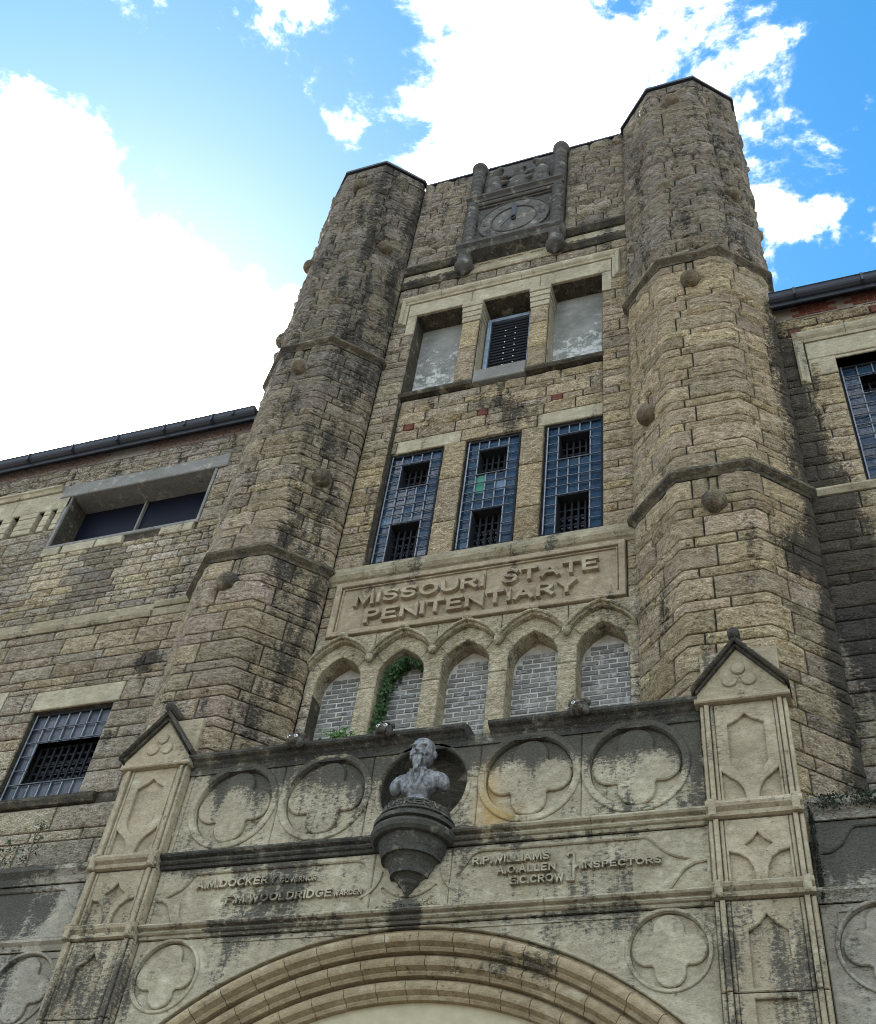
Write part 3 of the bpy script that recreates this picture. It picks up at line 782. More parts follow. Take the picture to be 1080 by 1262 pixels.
vd = {(c, r_) for c in (1, 2, 3) for r_ in (1, 2, 3)} | {(c, r_) for c in (1, 2, 3) for r_ in (8, 9, 10, 11)}
for wi, (a, b) in enumerate(lw):
    sp = {(1, 4): GREENP, (1, 5): GREENP, (3, 5): LBLUEP} if wi == 1 else {(0, 7): LBLUEP} if wi == 0 else None
    v2 = vd if wi < 2 else {(c, r_) for c in (1, 2, 3) for r_ in (1, 2, 3, 8, 9, 10, 11)}
    if wi == 1: v2 = {(c, r_) for c in (1, 2, 3) for r_ in (1, 2, 3, 8, 9, 10, 11)}-{(3, 8+99)}
    win, X0, X1, Z0, Z1, dx, dz = grid_window(tower, a+0.01, b-0.01, 1.06, 3.41, 5, 12, WY, v2, sp)
    cage(win, X0+dx, X0+4*dx, Z1-4*dz, Z1-dz, WY+0.14, 5, 4, PANED)
    cage(win, X0+dx, X0+4*dx, Z0, Z1-8*dz, WY+0.14, 5, 5, PANED)
    fr = MB(); t_ = 0.02
    for (q0, q1, w0, w1) in ((X0+dx, X0+4*dx, Z1-4*dz, Z1-dz), (X0+dx, X0+4*dx, Z0, Z1-8*dz)):
        fr.box(q0, q0+t_, WY-0.01, WY+0.3, w0, w1); fr.box(q1-t_, q1, WY-0.01, WY+0.3, w0, w1); fr.box(q0, q1, WY-0.01, WY+0.3, w1-t_, w1)
    fr.build('opening_frame', DSTEEL, win, 'stuff')
# sill below windows
for a, b in ((-A, -1.15), (-1.145, 0.48), (0.485, A)):
    MB().sweep([(a, 0.0), (b, 0.0)], [(-0.2, 0.58), (0.0, 0.585), (0.02, 0.62), (0.05, 0.64), (0.085, 0.70), (0.085, 0.76), (0.06, 0.80), (0.0, 0.92), (-0.2, 1.045)]).build('sill_course', SILLST, tower)

# name panel
pan = MB(); pan.box(-2.0, -0.05+0.2, 0.0, 0.06, -0.39, 0.578, 0.008); pan.box(0.155, 2.0, 0.0, 0.06, -0.39, 0.578, 0.008)
panel = pan.build('name_panel', SIGN, tower)
def frame_rect(x0, x1, z0, z1, t, yf, yb, b=0.008):
    m_ = MB(); m_.plate([(x0, z0), (x1, z0), (x1, z1), (x0, z1)], [[(x0+t, z0+t), (x1-t, z0+t), (x1-t, z1-t), (x0+t, z1-t)]], yf, yb, b); return m_
frame_rect(-1.998, 1.998, -0.388, 0.576, 0.085, -0.055, 0.0).build('panel_border', SIGN, panel)
frame_rect(-1.90, 1.90, -0.29, 0.478, 0.022, -0.03, 0.0).build('inner_bead', SIGN, panel)
_fc = {}
def _a(cx, cz, rx, rz, a0, a1, n=9): return [(cx+rx*math.cos(R_(a)), cz+rz*math.sin(R_(a))) for a in np.linspace(a0, a1, n)]
GL = {'A': (.86, [[(0, 0), (.43, 1), (.86, 0)], [(.17, .33), (.69, .33)]]), 'C': (.80, [_a(.42, .5, .42, .5, 48, 312, 13)]), 'D': (.80, [[(0, 0), (0, 1)], [(0, 1), (.35, 1)]+_a(.36, .5, .42, .5, 88, -88, 9)+[(.35, 0), (0, 0)]]),
 'E': (.68, [[(.68, 1), (0, 1), (0, 0), (.68, 0)], [(0, .52), (.56, .52)]]), 'F': (.66, [[(.66, 1), (0, 1), (0, 0)], [(0, .5), (.54, .5)]]), 'G': (.84, [_a(.42, .5, .42, .5, 48, 335, 14)+[(.82, .44), (.50, .44)]]),
 'H': (.76, [[(0, 0), (0, 1)], [(.76, 0), (.76, 1)], [(0, .5), (.76, .5)]]), 'I': (.0, [[(0, 0), (0, 1)]]), 'J': (.5, [[(.5, 1), (.5, .3)]+_a(.26, .27, .24, .27, -5, -160, 7)]), 'K': (.74, [[(0, 0), (0, 1)], [(.70, 1), (.04, .42)], [(.24, .58), (.74, 0)]]),
 'L': (.62, [[(0, 1), (0, 0), (.62, 0)]]), 'M': (1.0, [[(0, 0), (0.08, 1), (.5, .12), (.92, 1), (1.0, 0)]]), 'N': (.80, [[(0, 0), (0, 1), (.80, 0), (.80, 1)]]), 'O': (.90, [_a(.45, .5, .45, .5, 90, 450, 21)]),
 'P': (.68, [[(0, 0), (0, 1)], [(0, 1), (.38, 1)]+_a(.40, .74, .28, .26, 85, -85, 7)+[(.38, .48), (.02, .48)]]), 'R': (.74, [[(0, 0), (0, 1)], [(0, 1), (.38, 1)]+_a(.40, .74, .28, .26, 85, -85, 7)+[(.38, .48), (.02, .48)], [(.36, .46), (.74, 0)]]),
 'S': (.70, [[(.68, .86)]+_a(.36, .75, .32, .25, 40, 250, 9)+_a(.34, .25, .34, .26, 75, -145, 9)+[(.03, .12)]]), 'T': (.76, [[(0, 1), (.76, 1)], [(.38, 0), (.38, .98)]]), 'U': (.76, [[(0, 1), (0, .36)]+_a(.38, .36, .38, .36, 185, 355, 9)+[(.76, .36), (.76, 1)]]),
 'V': (.84, [[(0, 1), (.42, 0), (.84, 1)]]), 'W': (1.16, [[(0, 1), (.29, 0), (.58, .9), (.87, 0), (1.16, 1)]]), 'X': (.74, [[(0, 0), (.74, 1)], [(0, 1), (.74, 0)]]), 'Y': (.80, [[(0, 1), (.40, .46), (.80, 1)], [(.40, 0), (.40, .46)]]), '.': (.0, [[(0, -.02), (0, .14)]])}
def glyph(ch, thick=0.02, w=0.20):
    k = (ch, w)
    if k in _fc: return _fc[k]
    wd, strokes = GL[ch]; mb = MB(); hw = w/2
    for si, L in enumerate(strokes):
        L = [(hw+x, hw+z*(1-w)) for x, z in L]; V = []; n = len(L)
        closed = ch == 'O'
        if closed: L = L[:-1]; n = len(L)
        for i_, p_ in enumerate(L):
            pa_ = L[i_-1] if (i_ > 0 or closed) else None; pb_ = L[(i_+1) % n] if (i_ < n-1 or closed) else None
            ds = []
            if pa_: ds.append(((p_[0]-pa_[0]), (p_[1]-pa_[1])))
            if pb_: ds.append(((pb_[0]-p_[0]), (pb_[1]-p_[1])))
            ns = [(-d[1]/math.hypot(*d), d[0]/math.hypot(*d)) for d in ds]
            if len(ns) == 2: q = max(0.28, 1+ns[0][0]*ns[1][0]+ns[0][1]*ns[1][1]); nn = ((ns[0][0]+ns[1][0])/q, (ns[0][1]+ns[1][1])/q); ext_ = (0, 0)
            else:
                nn = ns[0]; d = ds[0]; l = math.hypot(*d); sg = -1 if pa_ is None else 1; ext_ = (d[0]/l*hw*sg, d[1]/l*hw*sg)
            for e, dep in ((1, 0), (-1, 0)): V.append((p_[0]+nn[0]*hw*e+ext_[0], p_[1]+nn[1]*hw*e+ext_[1], 0.5-0.03*si))
            for e in (1, -1): V.append((p_[0]+nn[0]*hw*1.12*e+ext_[0]*1.12, p_[1]+nn[1]*hw*1.12*e+ext_[1]*1.12, -0.5))
        F = []
        for i_ in range(n if closed else n-1):
            a, b = 4*i_, 4*((i_+1) % n); F += [(a, a+1, b+1, b), (a, b, b+2, a+2), (a+1, a+3, b+3, b+1)]
        if not closed: F += [(0, 2, 3, 1), (4*n-4, 4*n-3, 4*n-1, 4*n-2)]
        mb.add(V, F)
    _fc[k] = (np.array(mb.V), mb.F, wd+w); return _fc[k]
CAPH = None
def text(s, x0, x1, z0, z1, yf, yb, mat, parent, thick=0.03, gap=0.16, single=False, name='letter', big=(), serif=0.0, slant=0.0, mapf=None, w=0.2):
    """letters fitted to the box; every letter its own mesh unless single"""
    gl = [glyph(c, thick, w) if c != ' ' else (None, None, 0.42) for c in s]
    h0, h1 = 0.0, 1.0; ch = 1.0
    tot = sum(g[2]*(1.0) for g in gl)+gap*(len(s)-1)
    sx = (x1-x0)/tot; x = x0; mbs = MB()
    for i, (c, (V, F, wd)) in enumerate(zip(s, gl)):
        if V is not None:
            W = np.empty_like(V); k = 1.12 if i in big else 1.0
            lx = V[:, 0]*sx; lz = (V[:, 1]-h0)/ch*(z1-z0)*k
            W[:, 0] = x+lx+slant*lz; W[:, 2] = z0+lz-(k-1)*(z1-z0)*0.5
            W[:, 1] = np.where(V[:, 2] > 0, yf+(0.5-V[:, 2])*0.03, yb)
            if mapf: W = np.array([mapf(*q) for q in W])
            if single: mbs.add(W, F)
            else: obj(name, W, F, mat, parent)
        x += (wd+gap)*sx
    if single: return mbs.build(name, mat, parent, 'stuff')
text('MISSOURI', -1.68, 0.15, 0.105, 0.325, -0.07, 0.0, SIGN, panel, 0.025, big=(0,))
text('STATE', 0.40, 1.66, 0.105, 0.325, -0.07, 0.0, SIGN, panel, 0.025, big=(0,))
text('PENITENTIARY', -1.48, 1.38, -0.225, -0.005, -0.07, 0.0, SIGN, panel, 0.025, big=(0,))

# arcade of five blind arches
intr = [(0.31, -1.30), (0.31, -1.13), (0.296, -1.03), (0.25, -0.935), (0.17, -0.85), (0.08, -0.785), (0.0, -0.735)]
extr = [(0.425, -0.90), (0.36, -0.785), (0.26, -0.675), (0.13, -0.585), (0.0, -0.53)]
hood = [(0.425, -0.82), (0.375, -0.735), (0.275, -0.62), (0.14, -0.525), (0.0, -0.47)]
def mir(L, cx, s): return [(cx+s*x_, z_) for x_, z_ in L]
ADR = stone_mat('arcade_limestone', (0.60, 0.53, 0.38), 0.5, 0.18, pits=0.4)
g_ = 0.004
for i, cx in enumerate(arch_x):
    # crown block
    o = [(x_-0.0, z_) for x_, z_ in intr[3:]]; poly = mir(o, cx, -1)+mir(o[::-1][1:], cx, 1)
    e = extr[1:]; poly2 = mir(e, cx, 1)+mir(e[::-1][1:], cx, -1)
    MB().plate([(x_, z_+g_) for x_, z_ in poly]+poly2, [], -0.015, 0.28, 0.01).build('arch_crown_stone', ADR, tower)
    # hood mould and finial
    for s in (-1, 1):
        h = MB(); lo = mir(extr, cx, s); hi = mir(hood, cx, s)
        h.plate(lo+hi[::-1], [], -0.10, 0.0, 0.02)
        lo2 = [(a_[0], a_[1]*0.6+b_[1]*0.4) for a_, b_ in zip(lo, hi)]
        h.plate(lo2+hi[::-1], [], -0.145, -0.10, 0.012); h.build('hood_mould', ADR, tower)
    fb = MB(); fb.lathe(cx, -0.10, [(0, -0.50), (0.055, -0.49), (0.075, -0.465), (0.05, -0.43), (0.02, -0.41), (0, -0.405)], 10); fb.build('hood_finial', ADR, tower)
for i in range(6):
    cx = (i-3)*0.85+0.425
    # springer block
    L = [] ; bd = [cx-0.115, cx+0.115]
    left_cx, right_cx = cx-0.425, cx+0.425
    poly = []
    if i > 0: poly += [(left_cx+x_, z_) for x_, z_ in intr[:4]]+[(left_cx+0.36-0.003, -0.79)]
    else: poly += [(-A+0.002+0.001, -1.3), (-A+0.003, -0.99)]
    if 0 < i < 6: pass
    if i > 0: poly += [(cx, -0.89)] if i < 5 else [(A-0.003, -0.90)]
    if i == 0: poly = [(-2.008, -1.30), (-2.008, -1.13), (-1.996, -1.03), (-1.95, -0.935), (-2.06, -0.785), (-2.15, -0.95), (-2.15, -1.30)]
    elif i == 5: poly = [(x_*-1, z_) for x_, z_ in [(-2.008, -1.30), (-2.008, -1.13), (-1.996, -1.03), (-1.95, -0.935), (-2.06, -0.785), (-2.15, -0.95), (-2.15, -1.30)]]
    else:
        poly = [(left_cx+x_, z_) for x_, z_ in intr[:4]]+[(left_cx+0.357, -0.79), (cx, -0.895), (right_cx-0.357, -0.79)]+[(right_cx-x_, z_) for x_, z_ in intr[:4][::-1]]
    MB().plate(poly, [], -0.012, 0.28, 0.01).build('arch_springer_stone', ADR, tower)
    if 0 < i < 5:
        MB().box(cx-0.115, cx+0.115, -0.012, 0.28, -3.0, -1.306, 0.01).build('arcade_pier', ADR, tower)
    if i in (0, 5): continue
    MB().lathe(cx, -0.09, [(0, -0.95), (0.04, -0.93), (0.055, -0.88), (0.045, -0.83), (0, -0.80)], 10).build('hood_boss', ADR, tower)
for i, cx in enumerate(arch_x):
    for s in (-1, 1):
        top = -0.396
        p_ = [(cx, top), (cx+s*0.421, top), (cx+s*0.421, -0.815)]+[(cx+s*x_, z_+0.004) for x_, z_ in hood[1:]]
        MB().plate(p_, [], -0.008, 0.1, 0.008).build('spandrel_stone', ADR, tower)
# brick infill of the arches, each with its bricks
mesh_cache = {}
for i, cx in enumerate(arch_x):
    inf = MB().box(cx-0.312, cx+0.312, 0.254, 0.315, -2.9, -0.70).build('brick_infill', GMORT, tower)
    rows = 0; z = -2.45
    while z < -0.93:
        xo = -0.3+(-0.1 if rows % 2 else 0.0)+random.uniform(-.02, .02)-0.11
        topz = z+0.062
        half = 0.31 if topz < -1.06 else (0.27 if topz < -0.98 else 0.2)
        while xo < half:
            a_, b_ = max(xo, -half), min(xo+0.199, half)
            if b_-a_ > 0.04:
                o = MB().box(-(b_-a_)/2, (b_-a_)/2, 0, 0.02, -0.027, 0.027, 0.003).build('brick', GBRICK, inf)
                o.location = Vector((cx+(a_+b_)/2, 0.247+random.uniform(-.006, .005), z+0.031+random.uniform(-.003, .003))); o.rotation_euler = (R_(random.uniform(-2, 2)), R_(random.uniform(-1.2, 1.2)), R_(random.uniform(-1, 1)))
            xo += 0.217
        rows += 1; z += 0.0745

# ================================================================== turrets
def turret(sgn, region, label, seed):
    root = thing('corner_turret', label, 'turret', (sgn*3.22, 0.31, GZ), 'octagonal turrets flanking the gate tower')
    def mp(pts):
        q = [(sgn*x_, y_) for x_, y_ in pts]; return q if sgn > 0 else q[::-1]
    low = mp([(A, 0.0), (A, -0.13), (B1, -0.75), (B2, -0.75), (C_, -0.13), (C_, 0.0)])
    high = mp([(A, 0.0), (A, -0.13), (B1, -0.75), (B2, -0.75), (C_, -0.13), (C_, 0.75), (B2, 1.37)])
    # core
    ap = [(A, -0.13), (B1, -0.75), (B2, -0.75), (C_, -0.13), (C_, 0.75), (B2, 1.37), (B1, 1.37), (A, 0.75)]
    sc = lambda p: (3.22+(p[0]-3.22)*0.978, 0.31+(p[1]-0.31)*0.978)
    pts = [(sgn*sc(p)[0], sc(p)[1]) for p in ap]; n = len(pts)
    V = [(x_, y_, GZ) for x_, y_ in pts]+[(x_, y_, 12.33) for x_, y_ in pts]
    F = [(k, (k+1) % n, n+(k+1) % n, n+k) for k in range(n)]+[tuple(range(n, 2*n))]
    obj('masonry_core', V, F, MORTAR, root)
    PL, PH = Path(low), Path(high)
    # keyhole slits (s position on path, z of ball centre)
    def smid(k): return (PL.L[k]+PL.L[k+1])/2
    mid = smid(2); inner = smid(1) if sgn > 0 else smid(3); outer = smid(3) if sgn > 0 else smid(1)
    hmid = (PH.L[2]+PH.L[3])/2 if sgn > 0 else (PH.L[3]+PH.L[4])/2
    if sgn < 0: hin = (PH.L[4]+PH.L[5])/2; hout = (PH.L[2]+PH.L[3])/2
    else: hin = (PH.L[1]+PH.L[2])/2; hout = (PH.L[3]+PH.L[4])/2
    balls_low = [(mid, 0.16), (inner, 2.45), (mid, 5.08)]
    balls_high = [(hmid, 11.5), (hout, 7.9 if sgn > 0 else 9.15)]
    if sgn < 0: balls_high += [(hin, 9.15)]
    if sgn < 0: balls_high += [(hout, 6.6)]
    def hl(bs): return [(s_-0.055, s_+0.055, zc_+0.12, zc_+0.50) for s_, zc_ in bs]
    amp = 0.034
    st = lay(PL, -4.3, 0.66, region, seed, holes=[(mid-.055, mid+.055, 0.16, 0.66)], breaks=(0.16,), amp=amp, tall=0.31, short=0.16, length=(0.45, 0.85))
    st += lay(PL, 0.83, 5.67, region, seed+1, holes=[(mid-.055, mid+.055, 5.08, 5.67)]+hl([b for b in balls_low if b[1] > 1 and b[1] < 5]), amp=amp*1.15, tall=0.30, short=0.16, length=(0.4, 0.8))
    st += lay(PH, 5.85, 12.05, region, seed+2, holes=hl(balls_high), amp=amp*1.7, tall=0.29, short=0.17, length=(0.35, 0.75), cell=0.062)
    st += lay(PH, 12.05, 12.33, region, seed+3, amp=amp*0.4, tall=0.28, short=0.28, length=(0.5, 0.9), cell=0.09)
    emit(st, root)
    for z in (0.66, 5.67):
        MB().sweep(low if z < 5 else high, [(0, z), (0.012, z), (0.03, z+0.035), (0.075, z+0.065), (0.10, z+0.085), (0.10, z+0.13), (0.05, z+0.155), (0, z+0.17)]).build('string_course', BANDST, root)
    MB().sweep(high, [(-0.02, 12.335), (0.055, 12.335), (0.06, 12.395), (-0.6, 12.40)]).build('coping', BLACKM, root)
    for bs, P in ((balls_low, PL), (balls_high, PH)):
        for s_, zc_ in bs:
            p_, n_ = P.at(s_)
            c = MB(); r = 0.155
            V = []; F = []; nu, nv = 14, 6
            tv = np.array((-n_[1], n_[0]))
            for j in range(nv+1):
                ph = math.pi/2*j/nv
                for k in range(nu):
                    th = 2*math.pi*k/nu; rr = r*math.cos(ph)*(1+0.04*random.uniform(-1, 1)); off = 0.16*math.sin(ph)**0.8+(0.035 if j else -0.03)
                    V.append((p_[0]+tv[0]*rr*math.cos(th)+n_[0]*off, p_[1]+tv[1]*rr*math.cos(th)+n_[1]*off, zc_+rr*math.sin(th)))
            for j in range(nv):
                for k in range(nu): F.append((j*nu+k, j*nu+(k+1) % nu, (j+1)*nu+(k+1) % nu, (j+1)*nu+k))
            T = np.zeros((len(V), 4)); T[:, :3] = tone(p_[0], p_[1], zc_, region, random)*0.72; T[:, 3] = 0.42
            obj('stone_boss', V, F, BOSSST, root, True, T)
            # smooth shaft of the slit standing in its recess
            top = {0.16: 0.655, 5.08: 5.665}.get(zc_, zc_+0.49)
            q0 = p_-tv*0.038-n_*0.03; q1 = p_+tv*0.038-n_*0.03; q2 = p_+tv*0.038-n_*0.012; q3 = p_-tv*0.038-n_*0.012
            V = [(q[0], q[1], z) for z in (zc_+0.10, top) for q in (q0, q1, q2, q3)]
            T = np.zeros((8, 4)); T[:, :3] = tone(p_[0], p_[1], zc_, region, random)*0.9; T[:, 3] = 0.15
            obj('slit_shaft', V, [(0, 1, 5, 4), (1, 2, 6, 5), (2, 3, 7, 6), (3, 0, 4, 7), (4, 5, 6, 7), (0, 3, 2, 1)], ROCK, root, False, T)
    return root
turret(-1, 'left_turret', 'greyer octagonal stone turret left of the clock, its left edge against the white sky', 100)
turret(1, 'right_turret', 'warmer, taller-looking octagonal stone turret right of the clock and the name panel', 200)

# ================================================================== right wing
rw = thing('cell_block_wing', 'warm yellow stone wing right of the right turret, with black run-off stain and barred window', 'building', (7, 3, GZ))
RXE = 9.0
c = MB(); wh = [(4.99, 6.9, 0.88, 3.54)]
wall_core(c, 4.2, RXE, -4.3, 5.07, wh, 0.02, 0.5); c.box(4.2, RXE, 0.5, 8, 4.9, 5.07); c.box(4.2, RXE, 0.02, 0.5, GZ, -4.3); c.box(RXE-.3, RXE, 0.5, 8, GZ, 5.0); c.build('masonry_core', MORTAR, rw)
MB().box(4.9, 7.0, 0.55, 0.6, 0.7, 3.7).build('dark_room_sheet', DARK, rw)  # black sheet in place of the shaded room behind the opening
PW = Path([(4.24, 0), (RXE, 0)]); off = -4.24
def rh(a, b, z0, z1): return (a+off, b+off, z0, z1)
st = lay(PW, 4.22, 4.66, 'right_wing', 301, tall=0.44, short=0.43, amp=0.06, length=(0.7, 1.3), holes=[rh(4.45, 4.61, 4.26, 4.40), rh(5.6, 5.76, 4.44, 4.6)], cell=0.062)
st += lay(PW, 0.92, 4.22, 'right_wing', 302, holes=[rh(4.61, 7.3, 3.54, 4.22), rh(4.80, 7.2, 3.2, 3.54), rh(4.99, 6.9, 0.9, 3.54), rh(4.48, 4.61, 3.05, 4.22)], tall=0.32, short=0.18, amp=0.035, length=(0.3, 0.6))
st += lay(PW, -4.1, 0.79, 'right_wing', 303, tall=0.32, short=0.19, amp=0.035, length=(0.5, 1.0))
emit(st, rw)
for (a, z0, z1) in ((4.46, 4.265, 4.395), (5.61, 4.445, 4.595)): MB().box(a, a+0.14, -0.01, 0.1, z0, z1, 0.01).build('red_brick_plug', REDB, rw)
dressed('lintel', rw, 4.63, 5.9, 3.60+0.0, 3.985, -0.02, 0.3); dressed('lintel', rw, 5.905, 7.2, 3.60, 3.985, -0.02, 0.3)
dressed('jamb_stone', rw, 4.63, 4.985, 3.21, 3.595, -0.015, 0.3); MB().box(4.99, 7.2, 0.0, 0.3, 3.54, 3.598, 0.005).build('lintel_bed', DRESS, rw)
for a, b in ((4.48, 5.2), (5.205, 7.3)):
    MB().sweep([(a, 0), (b, 0)], [(0, 3.99), (0.04, 3.99), (0.05, 4.04), (0.09, 4.08), (0.11, 4.13), (0.11, 4.17), (0, 4.20)]).build('label_mould', DRESS, rw)
m_ = MB(); m_.box(4.48, 4.61, -0.045, 0.05, 3.05, 3.988, 0.012); m_.box(4.485, 4.55, -0.09, -0.046, 3.06, 3.988, 0.02); m_.build('label_mould_drop', DRESS, rw)
MB().sweep([(4.2, 0), (RXE, 0)], [(0, 0.79), (0.03, 0.79), (0.08, 0.85), (0.08, 0.88), (0, 0.915)]).build('string_course', DRESS, rw)
vR = {(c_, r_) for c_ in (1, 2, 3) for r_ in (1, 2)} | {(c_, r_) for c_ in (5, 6, 7) for r_ in (1, 2)}
win, X0, X1, Z0, Z1, dx, dz = grid_window(rw, 5.0, 6.89, 0.93, 3.53, 9, 12, 0.20, vR)
cage(win, X0+dx, X0+4*dx, Z1-3*dz, Z1-dz, 0.34, 5, 3, PANED); cage(win, X0+5*dx, X0+8*dx, Z1-3*dz, Z1-dz, 0.34, 5, 3, PANED)
# brick band and eaves
bk = MB().box(4.24, RXE, -0.005, 0.10, 4.67, 5.07).build('brick_band', simple('brown_grey_mortar', (0.22, 0.18, 0.15), 0.95, 0, 40, 0.4, 0.3), rw)
rnd = random.Random(5)
for r_ in range(5):
    x = 4.34+(0.1 if r_ % 2 else 0); z = 4.70+r_*0.072
    while x < 8.2:
        if not any(abs(x+.1-q) < 0.14 for q in (5.25, 6.3, 7.4)) and not (x < 4.46):
            o = MB().box(0, 0.2, -0.012, 0.05, 0, 0.06, 0.004).build('brick', REDB, bk); o.location = Vector((x, -0.005+rnd.uniform(-.004, .003), z))
        x += 0.213
def eaves(root, xa, xb):
    x = xa+0.35
    while x < xb:
        MB().box(x, x+0.03, -0.318, -0.2, 4.86, 5.03).build('gutter_bracket', BLACKM, root)
        if int(x*10) % 3 == 0: MB().box(x+0.4, x+0.44, -0.309, -0.2, 4.90, 5.026).build('gutter_joint', GUTTER, root)
        x += 0.95
    MB().box(xa, xb, -0.175, 0.0, 4.975, 5.0).build('soffit', BLACKM, root)
    MB().box(xa, xb, -0.20, -0.176, 4.79, 5.03).build('fascia', BLACKM, root)
    MB().sweep([(xa, -0.201), (xb, -0.201)], [(0, 4.87), (0.03, 4.875), (0.07, 4.90), (0.09, 4.93), (0.095, 5.01), (0.11, 5.02), (0.0, 5.025)]).build('gutter', GUTTER, root)
    m_ = MB(); m_.add([(xa, -0.18, 5.034), (xb, -0.18, 5.034), (xb, 8, 6.0), (xa, 8, 6.0), (xa, 8, 4.0), (xb, 8, 4.0)], [(0, 1, 2, 3), (3, 2, 5, 4)]); m_.build('roof', ROOFM, root)
    pass
eaves(rw, 4.27, RXE)

# ================================================================== left wing
lwg = thing('cell_block_wing', 'long grey stone wing left of the left turret, with a wide dark opening', 'building', (-9, 3, GZ))
LXE = -14.0
op = (-7.65, -4.86, 2.62, 3.86); bw = (-6.37, -5.07, -2.38, -0.94)
slx = [-9.4, -8.97, -8.55, -8.16, -7.88]
c = MB(); wall_core(c, LXE, -4.2, -4.3, 5.07, [op, bw, (-11.2, -7.722, 3.0, 3.6)], 0.02, 0.7); c.box(LXE, -4.2, 0.5, 8, 4.9, 5.07); c.box(LXE, LXE+.3, 0.5, 8, GZ, 5.0); c.box(LXE, -4.2, 0.02, 0.5, GZ, -4.3); c.build('masonry_core', MORTAR, lwg)
MB().box(-7.9, -4.4, 0.72, 0.76, 2.4, 4.0).build('dark_room_sheet', DARK, lwg); MB().box(-6.5, -5.0, 0.72, 0.76, -2.6, -0.8).build('dark_room_sheet', DARK, lwg)  # black sheets painting in the dark behind both wing openings
PW = Path([(LXE, 0), (-4.24, 0)])
def lh(a, b, z0, z1): return (a-LXE, b-LXE, z0, z1)
hz = [lh(x-0.08, x+0.08, 4.2, 4.36) for x in (-5.61, -6.88, -8.09, -9.36, -10.6)]
st = lay(PW, 4.20, 4.70, 'left_wing', 401, holes=hz, tall=0.2, short=0.15, mode='rand', amp=0.04, length=(0.4, 0.9), cell=0.09)
st += lay(PW, 2.40, 4.20, 'left_wing', 402, holes=[lh(-7.72, -4.80, 2.4, 4.2), lh(-11.2, -7.68, 3.05, 4.2)], tall=0.26, short=0.15, amp=0.035, cell=0.068, length=(0.3, 0.7))
st += lay(PW, 0.86, 2.40, 'left_wing', 403, mode='rand', tall=0.22, short=0.12, amp=0.028, cell=0.068, length=(0.22, 0.55))
st += lay(PW, -2.42, 0.58, 'left_wing', 404, holes=[lh(-6.45, -4.98, -0.94, -0.60), lh(bw[0], bw[1], -2.42, -0.94), lh(-8.8, -6.98, -0.95, -0.5)], tall=0.30, short=0.17, amp=0.032, cell=0.068, length=(0.45, 1.0))
st += lay(PW, -3.9, -2.57, 'left_wing', 405, tall=0.34, short=0.17, amp=0.025, cell=0.068, length=(0.6, 1.2))
emit(st, lwg, limit=295)
dressed('lintel', lwg, -6.44, -4.985, -0.935, -0.605, -0.015, 0.3); dressed('lintel', lwg, -8.0, -6.985, -0.945, -0.505, -0.012, 0.3); dressed('lintel', lwg, -8.795, -8.005, -0.945, -0.505, -0.012, 0.3)
# concrete lintel, sill and reveals of the wide opening
MB().box(-7.93, -4.62, -0.04, 0.46, 3.855, 4.17, 0.015).build('concrete_lintel', CONC, lwg)
MB().box(-7.72, -4.80, -0.03, 0.5, 2.545, 2.62, 0.012).build('concrete_sill', CONC, lwg)
for x, wd in ((-7.70, 0.34), (-7.3, 0.62), (-6.65, 0.5), (-5.45, 0.6)): dressed('pale_sill_stone', lwg, x, x+wd, 2.36, 2.54, -0.045, 0.05)
MB().box(-7.72, -7.655, -0.02, 0.5, 2.62, 3.858, 0.01).build('jamb', CONC, lwg); MB().box(-4.855, -4.80, -0.02, 0.5, 2.62, 3.858, 0.01).build('jamb', CONC, lwg)
ow = MB().box(-7.65, -4.86, 0.42, 0.44, 2.62, 3.86).build('dark_window', simple('dark_blue_glass', (0.004, 0.005, 0.012), 0.5, spec=0.15), lwg)
MB().box(-6.40, -6.36, 0.36, 0.419, 2.62, 3.86, 0.006).build('mullion', CONC, ow)
# old window head to the left: smooth lintel, short ribbed caps, slots between
dressed('lintel', lwg, -8.85, -7.66, 3.60, 4.04, -0.02, 0.12); dressed('lintel', lwg, -11.2, -8.855, 3.60, 4.04, -0.02, 0.12)
MB().sweep([(LXE, 0), (-7.94, 0)], [(0, 4.045), (0.05, 4.045), (0.08, 4.10), (0.11, 4.12), (0.11, 4.16), (0, 4.195)]).build('label_mould', DRESS, lwg)
ed = [-10.6, -10.2, -10.05, -9.55, -9.38, -9.12, -8.98, -8.78, -8.62, -8.24, -8.10, -7.96, -7.84, -7.72]
for k in range(0, len(ed)-1, 2):
    for j in range(4): dressed('ribbed_cap', lwg, ed[k], ed[k+1], 3.06+j*0.134, 3.06+(j+1)*0.134-0.008, -0.035 if j % 2 else -0.03, 0.24)
MB().box(-11.2, -7.724, 0.25, 0.30, 2.99, 3.61).build('slot_back', BLACKST, lwg)
for a, b, z in ((LXE, -7.2, 0.58), (-7.195, -5.0, 0.58), (-4.99, -4.3, 0.75)):
    MB().sweep([(a, 0), (b, 0)], [(0, z), (0.03, z), (0.06, z+0.06), (0.06, z+0.09), (0, z+0.12)]).build('string_course', SILLST, lwg)
MB().box(-5.0, -4.24, -0.012, 0.05, 0.585, 0.745, 0.01).build('filler_stone', SILLST, lwg); MB().box(LXE, -5.0, -0.012, 0.05, 0.705, 0.855, 0.01).build('filler_stone', SILLST, lwg)
MB().sweep([(-8.5, 0), (-4.75, 0)], [(0, -2.56), (0.05, -2.56), (0.09, -2.50), (0.09, -2.45), (0, -2.42)]).build('window_sill', DARKST, lwg)
vL = {(c_, r_) for c_ in range(1, 7) for r_ in (2, 3, 4)}
